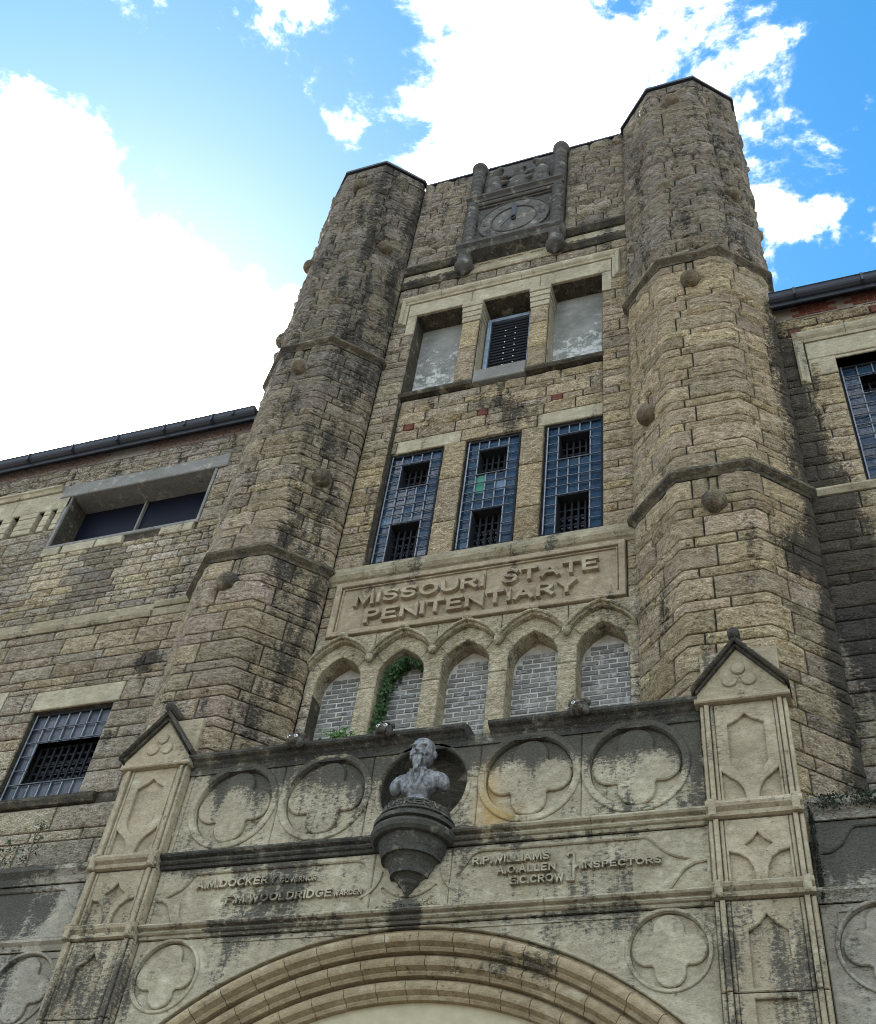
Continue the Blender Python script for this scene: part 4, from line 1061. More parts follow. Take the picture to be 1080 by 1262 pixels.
win, X0, X1, Z0, Z1, dx, dz = grid_window(lwg, -6.36, -5.08, -2.37, -0.95, 7, 6, 0.10, vL, None, PANEG)
cage(win, X0+1.0*dx, X0+7*dx, Z1-5*dz, Z1-2*dz, 0.22, 9, 5, PANEG)
bk = MB().box(LXE, -4.24, -0.005, 0.10, 4.705, 5.07).build('brick_band', simple('grey_mauve_mortar', (0.26, 0.235, 0.21), 0.95, 0, 40, 0.4, 0.3), lwg)
for r_ in range(4):
    x = -10.9+(0.1 if r_ % 2 else 0); z = 4.715+r_*0.072
    while x < -4.35:
        if int((x+12)*1.1) % 5 != 0:
            o = MB().box(0, 0.2, -0.012, 0.05, 0, 0.06, 0.004).build('brick', MUDB, bk); o.location = Vector((x, -0.005+rnd.uniform(-.006, .004), z))
        x += 0.213
eaves(lwg, LXE, -4.27)

# ================================================================== porch (frontispiece)
porch = thing('entrance_porch', 'carved sooty limestone porch front with quatrefoil roundels, inscriptions and broad archway', 'porch', (0, -0.5, GZ))
PY = -0.78
def rect(x0, x1, z0, z1): return [(x0, z0), (x1, z0), (x1, z1), (x0, z1)]
def circ(cx, cz, r, n=48): return [(cx+r*math.cos(2*math.pi*k/n), cz+r*math.sin(2*math.pi*k/n)) for k in range(n)]
def quatre(cx, cz, R, n=14, d=0.58, r=0.425):
    L = []
    for q in range(4):
        for k in range(n):
            ph = -math.pi/4+math.pi/2*(k+0.5)/n; rho = d*math.cos(ph)+math.sqrt(max(0, r*r-(d*math.sin(ph))**2)); a = q*math.pi/2+ph
            L.append((cx+R*rho*math.cos(a), cz+R*rho*math.sin(a)))
    return L
def annulus(cx, cz, r0, r1, y0, y1, b=0.012, n=48): return MB().plate(circ(cx, cz, r1, n), [circ(cx, cz, r0, n)], y0, y1, b)
PX = 2.86
MB().box(-PX, PX, -0.60, -0.2, -4.80, -2.85).build('backing_wall', MORTAR, porch)
MB().box(-PX, PX, -0.2, 0.3, -4.8, -2.95).build('backing_infill', MORTAR, porch)
MB().box(-PX, PX, -0.80, 0.2, -2.935, -2.868).build('top_slab', BLACKST, porch)
# roundel band
ZC = -3.365
def roundel(cx, x0, x1):
    root = MB().plate(rect(x0, x1, -3.93, -2.87), [circ(cx, ZC, 0.455)], PY, -0.6, 0.01).build('roundel_panel', PORCH, porch)
    MB().plate(circ(cx, ZC, 0.45), [], PY+0.055, -0.6, 0.0).build('sunk_disc', PORCH, root)
    annulus(cx, ZC, 0.462, 0.535, PY-0.022, PY, 0.01).build('ring', PORCH, root)
    MB().plate(quatre(cx, ZC, 0.435), [], PY+0.015, PY+0.055, 0.012).build('quatrefoil', PORCH, root)
for cx, a, b in ((-2.20, -2.80, -1.655), (-1.11, -1.65, -0.605), (1.13, 0.605, 1.665), (2.205, 1.67, 2.855)): roundel(cx, a, b)
MB().plate(rect(-2.858, -2.803, -3.93, -2.87), [], PY, -0.6, 0.008).build('roundel_panel', PORCH, porch)
# niche
root = MB().plate(rect(-0.60, 0.60, -3.93, -2.87), [circ(0.0, ZC, 0.475)], PY, -0.6, 0.012).build('niche_panel', PORCH, porch)
annulus(0, ZC, 0.48, 0.53, PY-0.02, PY, 0.012).build('ring', PORCH, root)
V = []; F = []; nr, na = 9, 40
for j in range(nr+1):
    t_ = j/nr*math.pi/2
    for k in range(na):
        a = 2*math.pi*k/na; V.append((0.478*math.cos(t_)*math.cos(a), PY+0.015+0.40*math.sin(t_), ZC+0.478*math.cos(t_)*math.sin(a)))
for j in range(nr):
    for k in range(na): F.append((j*na+k, (j+1)*na+k, (j+1)*na+(k+1) % na, j*na+(k+1) % na))
obj('niche_bowl', V, F, BLACKST, root, True)
MB().box(-0.60, 0.60, -0.60, -0.3, -3.93, -2.87)  # (hollow behind the niche is left open)
# cornices
cor = [(0.0, -2.868), (0.02, -2.866), (0.035, -2.84), (0.06, -2.825), (0.085, -2.80), (0.13, -2.785), (0.15, -2.765), (0.15, -2.735), (0.08, -2.70), (0.0, -2.66), (-0.7, -2.60)]
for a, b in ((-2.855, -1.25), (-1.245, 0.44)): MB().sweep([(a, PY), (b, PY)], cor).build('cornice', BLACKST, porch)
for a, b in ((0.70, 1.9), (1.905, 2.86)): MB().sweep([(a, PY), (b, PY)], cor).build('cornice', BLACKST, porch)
MB().sweep([(0.445, PY), (0.695, PY)], [(0.0, -2.868), (0.01, -2.85), (0.02, -2.80), (-0.05, -2.75), (-0.7, -2.62)]).build('broken_cornice', BLACKST, porch)
def band(x0, x1, z0, z1, root, mat, y=PY, s=1.0):
    h = z1-z0
    p_ = [(0, z0), (0.025*s, z0+0.02*h), (0.035*s, z0+0.15*h), (0.03*s, z0+0.22*h), (0.055*s, z0+0.26*h), (0.07*s, z0+0.36*h), (0.06*s, z0+0.46*h), (0.035*s, z0+0.50*h), (0.04*s, z0+0.6*h), (0.085*s, z0+0.68*h), (0.10*s, z0+0.80*h), (0.095*s, z0+0.92*h), (0.0, z1)]
    return MB().sweep([(x0, y), (x1, y)], p_).build('moulding', mat, root)
for a, b in ((-2.86, -1.9), (-1.895, -0.35), (-0.345, 1.78), (1.785, 2.86)): band(a, b, -4.10, -3.935, porch, BLACKST if a < 0.5 and b > -1.95 and b < 1 else PORCH)
for a, b in ((-2.86, -0.42), (-0.415, 1.36), (1.365, 2.86)): band(a, b, -4.88, -4.735, porch, PORCH)
MB().box(-PX, PX, -0.60, -0.2, -4.95, -4.80).build('backing_wall', MORTAR, porch)

# inscription band: two sunk cartouches and the centre compartment
def arc(cx, cz, r, a0, a1, n=8): return [(cx+r*math.cos(R_(a)), cz+r*math.sin(R_(a))) for a in np.linspace(a0, a1, n)]
zt_, zb_ = -4.165, -4.68
lc = arc(-0.62, -4.31, 0.145, 90, 20, 5)+[(-0.43, -4.42)]+arc(-0.62, -4.53, 0.15, -10, -90, 6)+arc(-2.38, -4.55, 0.13, -90, -160, 5)+[(-2.52, -4.47), (-2.60, -4.43), (-2.70, -4.415), (-2.62, -4.37), (-2.54, -4.33), (-2.47, -4.24), (-2.42, -4.17)]
rc = [(0.80, zt_), (2.28, -4.165), (2.33, -4.20), (2.40, -4.28), (2.47, -4.34), (2.56, -4.385), (2.66, -4.41), (2.58, -4.44), (2.50, -4.50), (2.45, -4.58), (2.40, -4.65), (2.34, -4.69)]+[(0.80, -4.69)]+arc(0.72, -4.53, 0.16, -90, -150, 5)+[(0.46, -4.42)]+arc(0.72, -4.32, 0.16, 160, 95, 5)
ctr = arc(0, -4.41+0.0, 0.40, 128, 52, 9)
MB().plate(rect(-2.858, -0.452+0.05, -4.733, -4.102), [lc, [(-2.822, -4.44), (-2.74, -4.455), (-2.66, -4.51), (-2.62, -4.60), (-2.56, -4.70), (-2.822, -4.71)]], PY-0.0, -0.6, 0.012).build('inscription_panel', PORCH, porch)
MB().plate(rect(0.402, 2.858, -4.733, -4.102), [rc, [(2.822, -4.44), (2.72, -4.455), (2.62, -4.51), (2.56, -4.59), (2.50, -4.67), (2.47, -4.71), (2.822, -4.71)]], PY-0.0, -0.6, 0.012).build('inscription_panel', PORCH, porch)
MB().box(-2.85, -0.40, PY+0.03, -0.6, -4.72, -4.11).build('inscription_ground', PORCH, porch)
MB().box(0.404, 2.85, PY+0.03, -0.6, -4.72, -4.11).build('inscription_ground', PORCH, porch)
ext = MB().box(-0.398, 0.398, PY+0.012, -0.6, -4.73, -4.104).build('centre_compartment', PORCH, porch)
lens = arc(0, -4.70, 0.36, 145, 35, 9)+arc(0, -4.24, 0.36, -42, -138, 9)
MB().plate(lens, [], PY-0.012, PY+0.012, 0.01).build('lens_shield', PORCH, ext)
fan = [(-0.37, -4.722)]+[(-0.33, -4.60), (-0.295, -4.515)]+arc(0, -4.255, 0.385, -138, -42, 9)+[(0.295, -4.515), (0.33, -4.60), (0.37, -4.722)]
MB().plate(fan, [], PY-0.004, PY+0.012, 0.008).build('fan_tablet', PORCH, ext)
for s in (-1, 1):
    MB().plate(arc(s*0.60, -4.30, 0.30, 180 if s > 0 else 0, 250 if s > 0 else -70, 7)+arc(s*0.60, -4.30, 0.27, 250 if s > 0 else -70, 180 if s > 0 else 0, 7), [], PY-0.008, PY+0.01, 0.004).build('rib', PORCH, ext)
INS = PORCH
text('A.M.DOCKERY', -2.37, -1.45, -4.345, -4.255, PY-0.012, PY+0.03, INS, porch, 0.03, gap=0.18, single=True, name='inscription')
text('GOVERNOR', -1.41, -1.01, -4.345, -4.29, PY-0.008, PY+0.03, INS, porch, 0.03, gap=0.18, single=True, name='inscription')
text('F.M.WOOLDRIDGE', -1.98, -0.81, -4.535, -4.445, PY-0.012, PY+0.03, INS, porch, 0.03, gap=0.18, single=True, name='inscription')
text('WARDEN', -0.79, -0.49, -4.53, -4.475, PY-0.008, PY+0.03, INS, porch, 0.03, gap=0.18, single=True, name='inscription')
text('R.P.WILLIAMS', 0.62, 1.38, -4.315, -4.235, PY-0.014, PY+0.03, INS, porch, 0.035, gap=0.18, single=True, name='inscription')
text('A.O.ALLEN', 0.87, 1.44, -4.43, -4.35, PY-0.014, PY+0.03, INS, porch, 0.035, gap=0.18, single=True, name='inscription')
text('E.C.CROW', 1.01, 1.52, -4.545, -4.465, PY-0.014, PY+0.03, INS, porch, 0.035, gap=0.18, single=True, name='inscription')
text('INSPECTORS', 1.69, 2.42, -4.44, -4.37, PY-0.014, PY+0.03, INS, porch, 0.035, gap=0.18, single=True, name='inscription')
br = MB(); br.box(1.60, 1.622, PY-0.012, PY+0.03, -4.55, -4.26, 0.003); br.box(1.545, 1.60, PY-0.012, PY+0.03, -4.55, -4.53, 0.003); br.box(1.545, 1.60, PY-0.012, PY+0.03, -4.28, -4.26, 0.003)
br.box(1.545, 1.563, PY-0.012, PY+0.03, -4.53, -4.51, 0.003); br.box(1.545, 1.563, PY-0.012, PY+0.03, -4.30, -4.28, 0.003); br.plate([(1.622, -4.43), (1.655, -4.405), (1.622, -4.38)], [], PY-0.012, PY+0.03, 0.003); br.build('bracket_mark', INS, porch)
def bend(rad, cz): 
    def f(x, y, z):
        a = x/rad; r = rad+(cz+0-rad*0)  # bend letters along an arc sagging to the middle
        rr = (-(z-0))
        return (rad*math.sin(a)+(-(z))*0.0, y, cz+(1-math.cos(a))*rad+z)
    return f
text('J.JECKEL G.R.MANN', -0.27, 0.29, 0.0, 0.042, PY-0.016, PY, INS, ext, 0.03, gap=0.18, single=True, name='inscription', mapf=bend(0.40, -4.71+0.0))
for o in ():
    pass
text('F.C.MILLER CHAS.OPEL', -0.32, 0.34, -4.695, -4.668, PY-0.015, PY, INS, ext, 0.03, gap=0.18, single=True, name='inscription')
text('ASSOCIATE ARCHITECTS', -0.34, 0.36, -4.728, -4.706, PY-0.015, PY, INS, ext, 0.03, gap=0.18, single=True, name='inscription')

# arch front wall and spandrel roundels
AR, AZ = 3.85, -8.75
def apts(r, xlim=None, n=40, a=None):
    am = math.asin(min(0.999, (xlim or 2.7)/r)) if a is None else a
    return [(r*math.sin(t_), AZ+r*math.cos(t_)) for t_ in np.linspace(-am, am, n)]
arc_ = apts(AR, 2.70)
outer = [(-2.858, -11.4), (-2.70, -11.4)]+arc_+[(2.70, -11.4), (2.858, -11.4), (2.858, -4.882), (-2.858, -4.882)]
sp = [(s*2.45, -5.245) for s in (-1, 1)]
wallp = MB().plate(outer, [circ(x, z, 0.335, 36) for x, z in sp], PY, -0.6, 0.008).build('spandrel_wall', PORCH, porch)
for s, (cx, cz) in zip((-1, 1), sp):
    MB().plate(circ(cx, cz, 0.332, 36), [], PY+0.04, -0.6, 0.0).build('sunk_disc', PORCH, wallp)
    annulus(cx, cz, 0.34, 0.375, PY-0.018, PY, 0.008, 36).build('ring', PORCH, wallp)
    MB().plate(quatre(cx, cz, 0.318, 10), [], PY+0.005, PY+0.04, 0.01).build('quatrefoil', PORCH, wallp)
for x0, x1 in ((-2.0, -0.35), (0.5, 2.2)): MB().box(x0, x1, PY-0.012, PY, -4.945, -4.932, 0.003).build('fillet', PORCH, wallp)
# moulded arch orders
def ring_stone(r_out, wd, y0, a0, a1, k, rnd):
    pr = [(r_out, y0+0.30), (r_out, y0+0.02)]
    pr += [(r_out-0.018, y0+0.02), (r_out-0.022, y0+0.0)]
    for t_ in np.linspace(0.05, 0.95, 7):
        a = math.pi*t_*0.62; pr.append((r_out-0.03-wd*0.62*(1-math.cos(a))/1.55, y0-0.045*math.sin(min(a*1.3, math.pi))))
    pr += [(r_out-wd*0.80, y0+0.035), (r_out-wd*0.88, y0+0.03), (r_out-wd, y0+0.05), (r_out-wd, y0+0.34)]
    m_ = MB(); n = 4; V = []; mlen = len(pr)
    for i in range(n+1):
        a = a0+(a1-a0)*i/n
        for r_, y_ in pr: V.append((r_*math.sin(a), y_, AZ+r_*math.cos(a)))
    F = [(i*mlen+j, i*mlen+j+1, (i+1)*mlen+j+1, (i+1)*mlen+j) for i in range(n) for j in range(mlen-1)]
    F += [tuple(range(mlen)), tuple(range(n*mlen, (n+1)*mlen))[::-1]]
    m_.add(V, F, False); return m_.build('arch_stone', RINGST, porch)
rr = AR-0.006; y0 = PY+0.03
for k in range(3):
    wd = 0.185; am = math.asin(2.68/AR); stp = 0.088; a = -am+0.02*k; rnd = random.Random(k)
    while a < am:
        b = min(a+stp*(0.92+0.2*rnd.random()), am+0.02); ring_stone(rr, wd, y0, a+0.0009, b-0.0009, k, rnd); a = b
    rr -= wd-0.01; y0 += 0.115
RIN = rr
jm = MB()
for s in (-1, 1): xs = sorted((s*2.12, s*2.70)); jm.box(xs[0], xs[1], PY+0.05, 0.3, GZ, AZ+math.sqrt(AR**2-2.7**2)-0.02)
jm.build('arch_jamb', PORCH, porch)
tp = apts(RIN+0.03, 2.5); MB().plate([(tp[0][0], -11.4)]+tp+[(tp[-1][0], -11.4)], [], y0+0.0, y0+0.3, 0.0).build('tympanum', simple('cream_render', (0.47, 0.40, 0.26), 0.9, 0, 30, 0.3, 0.18), porch)
MB().box(-2.7, 2.7, y0+0.02, 0.3, -5.2, -4.95).build('arch_backing', MORTAR, porch)

# piers
def pier(s, tone_m):
    cx = s*3.285; x0, x1 = cx-0.415, cx+0.415; Q = -0.885
    root = MB().box(x0, x1, Q+0.055, -0.2, -11.4, -2.80).build('pier', tone_m, porch)
    def strips(z0, z1):
        for e in (-1, 1):
            for (o0, o1, y_) in ((0.375, 0.412, Q+0.0), (0.325, 0.368, Q-0.025), (0.285, 0.318, Q+0.01)):
                xs = sorted((cx+e*o0, cx+e*o1)); MB().box(xs[0], xs[1], y_, Q+0.06, z0, z1, 0.008).build('shaft', tone_m, root)
    for z0, z1 in ((-3.925, -2.84), (-4.725, -4.115), (-5.675, -4.895), (-7.4, -5.685), (-11.3, -7.41)): strips(z0, z1)
    for z0, z1 in ((-4.105, -3.935), (-4.885, -4.735)):
        p_ = [(0, z0), (0.03, z0+0.01), (0.035, z0+0.05), (0.02, z0+0.06), (0.06, z0+0.09), (0.07, z0+0.12), (0.05, z1-0.01), (0, z1)]
        MB().sweep([(x0-0.01, Q), (x1+0.01, Q)], p_).build('pier_band', tone_m, root)
        MB().box(x0+0.002, x1-0.002, Q+0.001, -0.3, z0, z1).build('band_core', tone_m, root)
        for e in (-1, 1):
            xs = sorted((cx+e*0.33, cx+e*0.40)); MB().box(xs[0], xs[1], Q-0.075, Q, z0-0.005, z1+0.005, 0.015).build('band_crossing', tone_m, root)
    pa = lambda z0, z1, *hole: MB().plate(rect(cx-0.28, cx+0.28, z0, z1), list(hole), Q+0.012, Q+0.056, 0.008).build('tracery_panel', tone_m, root)
    h1 = [(cx, -2.965), (cx+0.07, -3.03), (cx+0.17, -3.085), (cx+0.17, -3.52), (cx+0.12, -3.60), (cx+0.06, -3.66), (cx, -3.69), (cx-0.06, -3.66), (cx-0.12, -3.60), (cx-0.17, -3.52), (cx-0.17, -3.085), (cx-0.07, -3.03)]
    sp_ = lambda e: [(cx+e*0.258, -3.60), (cx+e*0.20, -3.655), (cx+e*0.12, -3.72), (cx+e*0.075, -3.80), (cx+e*0.055, -3.90), (cx+e*0.258, -3.90)]
    pa(-3.925, -2.84, h1, sp_(1), sp_(-1))
    h2 = [(cx, -4.25), (cx+0.05, -4.32), (cx+0.12, -4.37), (cx+0.07, -4.41), (cx+0.02, -4.50), (cx-0.02, -4.50), (cx-0.07, -4.41), (cx-0.12, -4.37), (cx-0.05, -4.32)]
    qa = lambda e: [(cx+e*0.258, -4.43), (cx+e*0.17, -4.455), (cx+e*0.10, -4.51), (cx+e*0.06, -4.60), (cx+e*0.05, -4.705), (cx+e*0.258, -4.705)]
    pa(-4.725, -4.115, h2, qa(1), qa(-1))
    h3 = [(cx, -5.02), (cx+0.06, -5.10), (cx+0.16, -5.17), (cx+0.16, -5.64), (cx-0.16, -5.64), (cx-0.16, -5.17), (cx-0.06, -5.10)]
    pa(-5.675, -4.895, h3); pa(-7.4, -5.685, rect(cx-0.16, cx+0.16, -7.2, -5.73))
    # pediment
    ax = cx-0.005
    ped = MB().plate([(cx-0.44, -2.78), (cx+0.44, -2.78), (cx+0.44, -2.72), (ax, -2.16), (cx-0.44, -2.72)], [], Q-0.03, -0.60, 0.01).build('pediment', tone_m, root)
    MB().box(cx-0.455, cx+0.455, Q-0.06, -0.6, -2.838, -2.785, 0.012).build('pediment_base', tone_m, ped)
    for e in (-1, 1):
        p_ = [(ax, -2.150), (ax+e*0.47, -2.735), (ax+e*0.47, -2.675), (ax, -2.085)]
        m_ = MB(); m_.plate(p_, [], Q-0.13, -0.58, 0.02); q_ = [(ax, -2.20), (ax+e*0.43, -2.735), (ax+e*0.43, -2.70), (ax, -2.155)]; m_.plate(q_, [], Q-0.08, -0.6, 0.012)
        m_.build('raking_cornice', DARKST, ped)
    kn = MB(); kn.plate(circ(ax, -2.045, 0.062, 12), [], Q-0.15, -0.66, 0.025); kn.build('finial_knob', BLACKST, ped)
    tf = MB(); lobe = []
    for a_ in (90, 210, 330): tf.plate(circ(ax+0.085*math.cos(R_(a_))*(1.25 if a_ != 90 else 1), -2.55+0.085*math.sin(R_(a_))*1.1, 0.07 if a_ == 90 else 0.075, 18), [], Q-0.055-0.001*(a_ == 210), Q-0.03, 0.01)
    tf.build('trefoil', tone_m, ped)
    MB().box(x0+0.03, x1-0.03, -0.83, -0.7, -2.84, -2.13, 0.012).build('pier_back_block', tone_m, root)
pier(1, PIER); pier(-1, PIER)

# lower side walls beyond the piers
for s in (-1, 1):
    xa, xb = (3.705, 9.0) if s > 0 else (-12.0, -3.705)
    YS = -0.70
    base = MB().box(xa, xb, YS+0.06, 0.0, GZ, -3.98).build('side_wall', MORTAR, porch)
    MB().sweep([(xa, YS), (xb, YS)], [(0, -4.10), (0.02, -4.10), (0.04, -4.03), (0.10, -3.97), (0.10, -3.92), (0.02, -3.88), (-0.7, -3.84)]).build('wall_ledge', SIDEST if s < 0 else LEDGE, base)
    MB().sweep([(xa, YS), (xb, YS)], [(0, -4.88), (0.02, -4.88), (0.04, -4.83), (0.08, -4.80), (0.08, -4.77), (0.0, -4.735)]).build('wall_moulding', SIDEST if s < 0 else LEDGE, base)
    e0 = s*3.72
    # sunk cartouche panel
    h_ = [(e0+s*0.06, -4.42), (e0+s*0.16, -4.40), (e0+s*0.26, -4.33), (e0+s*0.34, -4.20), (e0+s*0.38, -4.17), (e0+s*4.0, -4.17), (e0+s*4.0, -4.69), (e0+s*0.48, -4.69), (e0+s*0.42, -4.60), (e0+s*0.34, -4.50), (e0+s*0.2, -4.44)]
    xs = sorted((e0-s*0.012, e0+s*5.2))
    MB().plate(rect(xs[0], xs[1], -4.733, -4.102), [h_], YS, YS+0.1, 0.012).build('cartouche_panel', SIDEST, base)
    MB().box(xs[0]+.01, xs[1]-.01, YS+0.03, YS+0.2, -4.72, -4.11).build('cartouche_ground', SIDEST, base)
    cs = [s*(4.19+k*1.02) for k in range(5)]
    MB().plate(rect(xs[0], xs[1], -11.3, -4.882), [circ(c_, -5.27, 0.37, 36) for c_ in cs], YS, YS+0.1, 0.01).build('roundel_wall', SIDEST, base)
    for c_ in cs:
        MB().plate(circ(c_, -5.27, 0.365, 36), [], YS+0.045, YS+0.2, 0.0).build('sunk_disc', SIDEST, base)
        annulus(c_, -5.27, 0.372, 0.405, YS-0.02, YS, 0.008, 36).build('ring', SIDEST, base)
        MB().plate(quatre(c_, -5.27, 0.345, 10), [], YS+0.008, YS+0.045, 0.01).build('quatrefoil', SIDEST, base)
    if s > 0: text('F', 4.29, 4.52, -4.60, -4.27, YS-0.012, YS+0.03, SIDEST, base, 0.0, single=True, name='raised_letter')
    fl = MB(); fl.box(*(sorted((s*3.84, s*3.98))), YS-0.015, YS, -4.965, -4.95, 0.003); fl.box(*(sorted((s*3.84, s*3.855))), YS-0.015, YS, -5.06, -4.967, 0.003); fl.build('corner_fillet', SIDEST, base)

# corbel carrying the bust
CY = -0.80
cprof = [(0.0, -4.60), (0.035, -4.57), (0.07, -4.52), (0.10, -4.50), (0.105, -4.47), (0.15, -4.43), (0.19, -4.43), (0.195, -4.39), (0.235, -4.31), (0.265, -4.27), (0.30, -4.27), (0.305, -4.24), (0.335, -4.16), (0.35, -4.10), (0.40, -4.10),
         (0.43, -4.07), (0.44, -4.03), (0.43, -4.0), (0.38, -3.995), (0.385, -3.96), (0.425, -3.955), (0.425, -3.91), (0.375, -3.90), (0.378, -3.87), (0.40, -3.865), (0.395, -3.845), (0.375, -3.835), (0.35, -3.825), (0.345, -3.735), (0.33, -3.725), (0.0, -3.72)]
corb = MB().lathe(0, CY, cprof, 72, math.pi-0.05, 2*math.pi+0.05, False).build('bust_corbel', CORBST, porch)
def wrap(x, y, z):
    a = -math.pi/2+x/0.35; r = 0.345+(-y); return (r*math.cos(a), CY+r*math.sin(a), z)
text('A.GUSKERV.', -0.46, 0.40, -3.81, -3.745, -0.016, 0.005, stone_mat('corbel_letter_stone', (0.12, 0.115, 0.10), 0.2, 0.3), corb, 0.03, gap=0.18, single=True, name='corbel_lettering', mapf=wrap)

# carved gargoyle heads on the cornice
def ell(mb, c, r, n=10, rot=None):
    V = []; F = []; m = n//2+1
    for i in range(m+1):
        ph = -math.pi/2+math.pi*i/m
        for k in range(n):
            th = 2*math.pi*k/n; v = Vector((r[0]*math.cos(ph)*math.cos(th), r[1]*math.cos(ph)*math.sin(th), r[2]*math.sin(ph)))
            if rot is not None: v = rot @ v
            V.append((c[0]+v.x, c[1]+v.y, c[2]+v.z))
    for i in range(m):
        for k in range(n): F.append((i*n+k, i*n+(k+1) % n, (i+1)*n+(k+1) % n, (i+1)*n+k))
    mb.add(V, F, True)
for gx in (-1.52, -0.46, 1.68, 2.62 if False else 1.68):
    if gx == 1.68 and 'gdone' in globals(): continue
    if gx == 1.68: gdone = True
    m_ = MB(); gy = PY-0.17; gz = -2.735
    ell(m_, (gx, gy, gz), (0.10, 0.09, 0.085), 14); ell(m_, (gx, gy-0.07, gz-0.035), (0.055, 0.05, 0.042), 12)
    for e in (-1, 1):
        ell(m_, (gx+e*0.085, gy+0.0, gz+0.055), (0.035, 0.03, 0.04), 8); ell(m_, (gx+e*0.075, gy-0.02, gz-0.05), (0.05, 0.05, 0.05), 8); ell(m_, (gx+e*0.042, gy-0.055, gz+0.05), (0.038, 0.03, 0.018), 8)
    ell(m_, (gx, gy-0.11, gz-0.02), (0.022, 0.02, 0.015), 8)
    hd = m_.build('gargoyle_head', BLACKST, porch)
    for e in (-1, 1):
        q = MB(); ell(q, (gx+e*0.042, gy-0.080, gz+0.014), (0.024, 0.015, 0.022), 10); q.build('eye', EYEW if not (gx == 1.68 and e == 1) else BLACKST, hd)
        q = MB(); ell(q, (gx+e*0.042, gy-0.094, gz+0.012), (0.009, 0.006, 0.009), 8); q.build('pupil', EYEB, hd)

# ================================================================== clock
clk = thing('tower_clock', 'square weathered stone clock panel with roman numerals and two hands, high below the parapet', 'clock', (0, 0, 8.6))
MB().box(-0.93, 0.93, -0.10, 0.05, 8.86, 10.70).build('clock_slab', CLOCKST, clk)
frame_rect(-0.92, 0.92, 8.9, 10.62, 0.11, -0.20, -0.10, 0.02).build('frame', CLOCKST, clk)
frame_rect(-0.80, 0.80, 9.02, 10.50, 0.035, -0.15, -0.10, 0.01).build('inner_frame', CLOCKST, clk)
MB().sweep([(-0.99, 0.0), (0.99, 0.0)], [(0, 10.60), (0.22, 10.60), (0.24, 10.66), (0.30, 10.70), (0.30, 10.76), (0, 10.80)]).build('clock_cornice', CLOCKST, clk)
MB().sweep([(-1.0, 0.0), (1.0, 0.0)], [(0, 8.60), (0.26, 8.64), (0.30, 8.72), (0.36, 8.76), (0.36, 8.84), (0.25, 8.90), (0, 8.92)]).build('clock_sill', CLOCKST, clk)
CC = (0.0, 9.76)
dial = annulus(CC[0], CC[1], 0.46, 0.70, -0.125, -0.10, 0.01).build('dial_ring', stone_mat('dial_stone', (0.15, 0.145, 0.135), 0.15, 0.3, pits=0.2), clk)
annulus(CC[0], CC[1], 0.68, 0.715, -0.145, -0.10, 0.01).build('outer_bead', CLOCKST, dial); annulus(CC[0], CC[1], 0.44, 0.475, -0.145, -0.10, 0.01).build('inner_bead', CLOCKST, dial)
MB().plate(circ(CC[0], CC[1], 0.435, 40), [], -0.115, -0.10, 0.0).build('dial_centre', stone_mat('dial_centre_stone', (0.17, 0.163, 0.15), 0.15, 0.42, pits=0.2), clk)
for k, nm in enumerate(('XII', 'I', 'II', 'III', 'IV', 'V', 'VI', 'VII', 'VIII', 'IX', 'X', 'XI')):
    a = R_(30*k)
    wd = 0.035*len(nm)+0.02
    def mp(x, y, z, a=a):
        r = 0.57+z; return (CC[0]+x*math.cos(a)+r*math.sin(a), y, CC[1]-x*math.sin(a)+r*math.cos(a))
    text(nm, -wd/2, wd/2, -0.055, 0.055, -0.130, -0.12, CLOCKST, dial, 0.02, gap=0.18, single=True, name='numeral', mapf=mp)
def hand(ang, L, w0, w1, tail, y):
    a = R_(ang); pts = [(-w0/2, -tail), (w0/2, -tail), (w1/2, L), (-w1/2, L)]
    q = [(CC[0]+x*math.cos(a)+z*math.sin(a), CC[1]-x*math.sin(a)+z*math.cos(a)) for x, z in pts]
    return MB().plate(q, [], y-0.012, y, 0.004).build('clock_hand', BLACKM, clk)
hand(2, 0.40, 0.07, 0.10, 0.12, -0.17); hand(212, 0.42, 0.05, 0.015, 0.08, -0.20)
MB().plate(circ(CC[0], CC[1], 0.05, 14), [], -0.22, -0.10, 0.01).build('hub', BLACKM, clk)
# colonnettes either side and their pendants
for s in (-1, 1):
    cp = [(0.0, 8.08), (0.03, 8.09), (0.035, 8.16), (0.06, 8.19), (0.12, 8.22), (0.175, 8.28), (0.185, 8.34), (0.15, 8.36), (0.145, 8.62), (0.18, 8.66), (0.19, 8.90), (0.13, 8.93)]
    z = 8.95
    while z < 12.0: cp += [(0.115, z), (0.135, z+0.03), (0.135, z+0.07), (0.115, z+0.10)]; z += 0.17
    cp += [(0.12, 12.10), (0.165, 12.14), (0.175, 12.24), (0.155, 12.30), (0.10, 12.35), (0.0, 12.37)]
    MB().lathe(s*0.87, -0.12, cp, 18).build('colonnette', CLOCKST, clk)
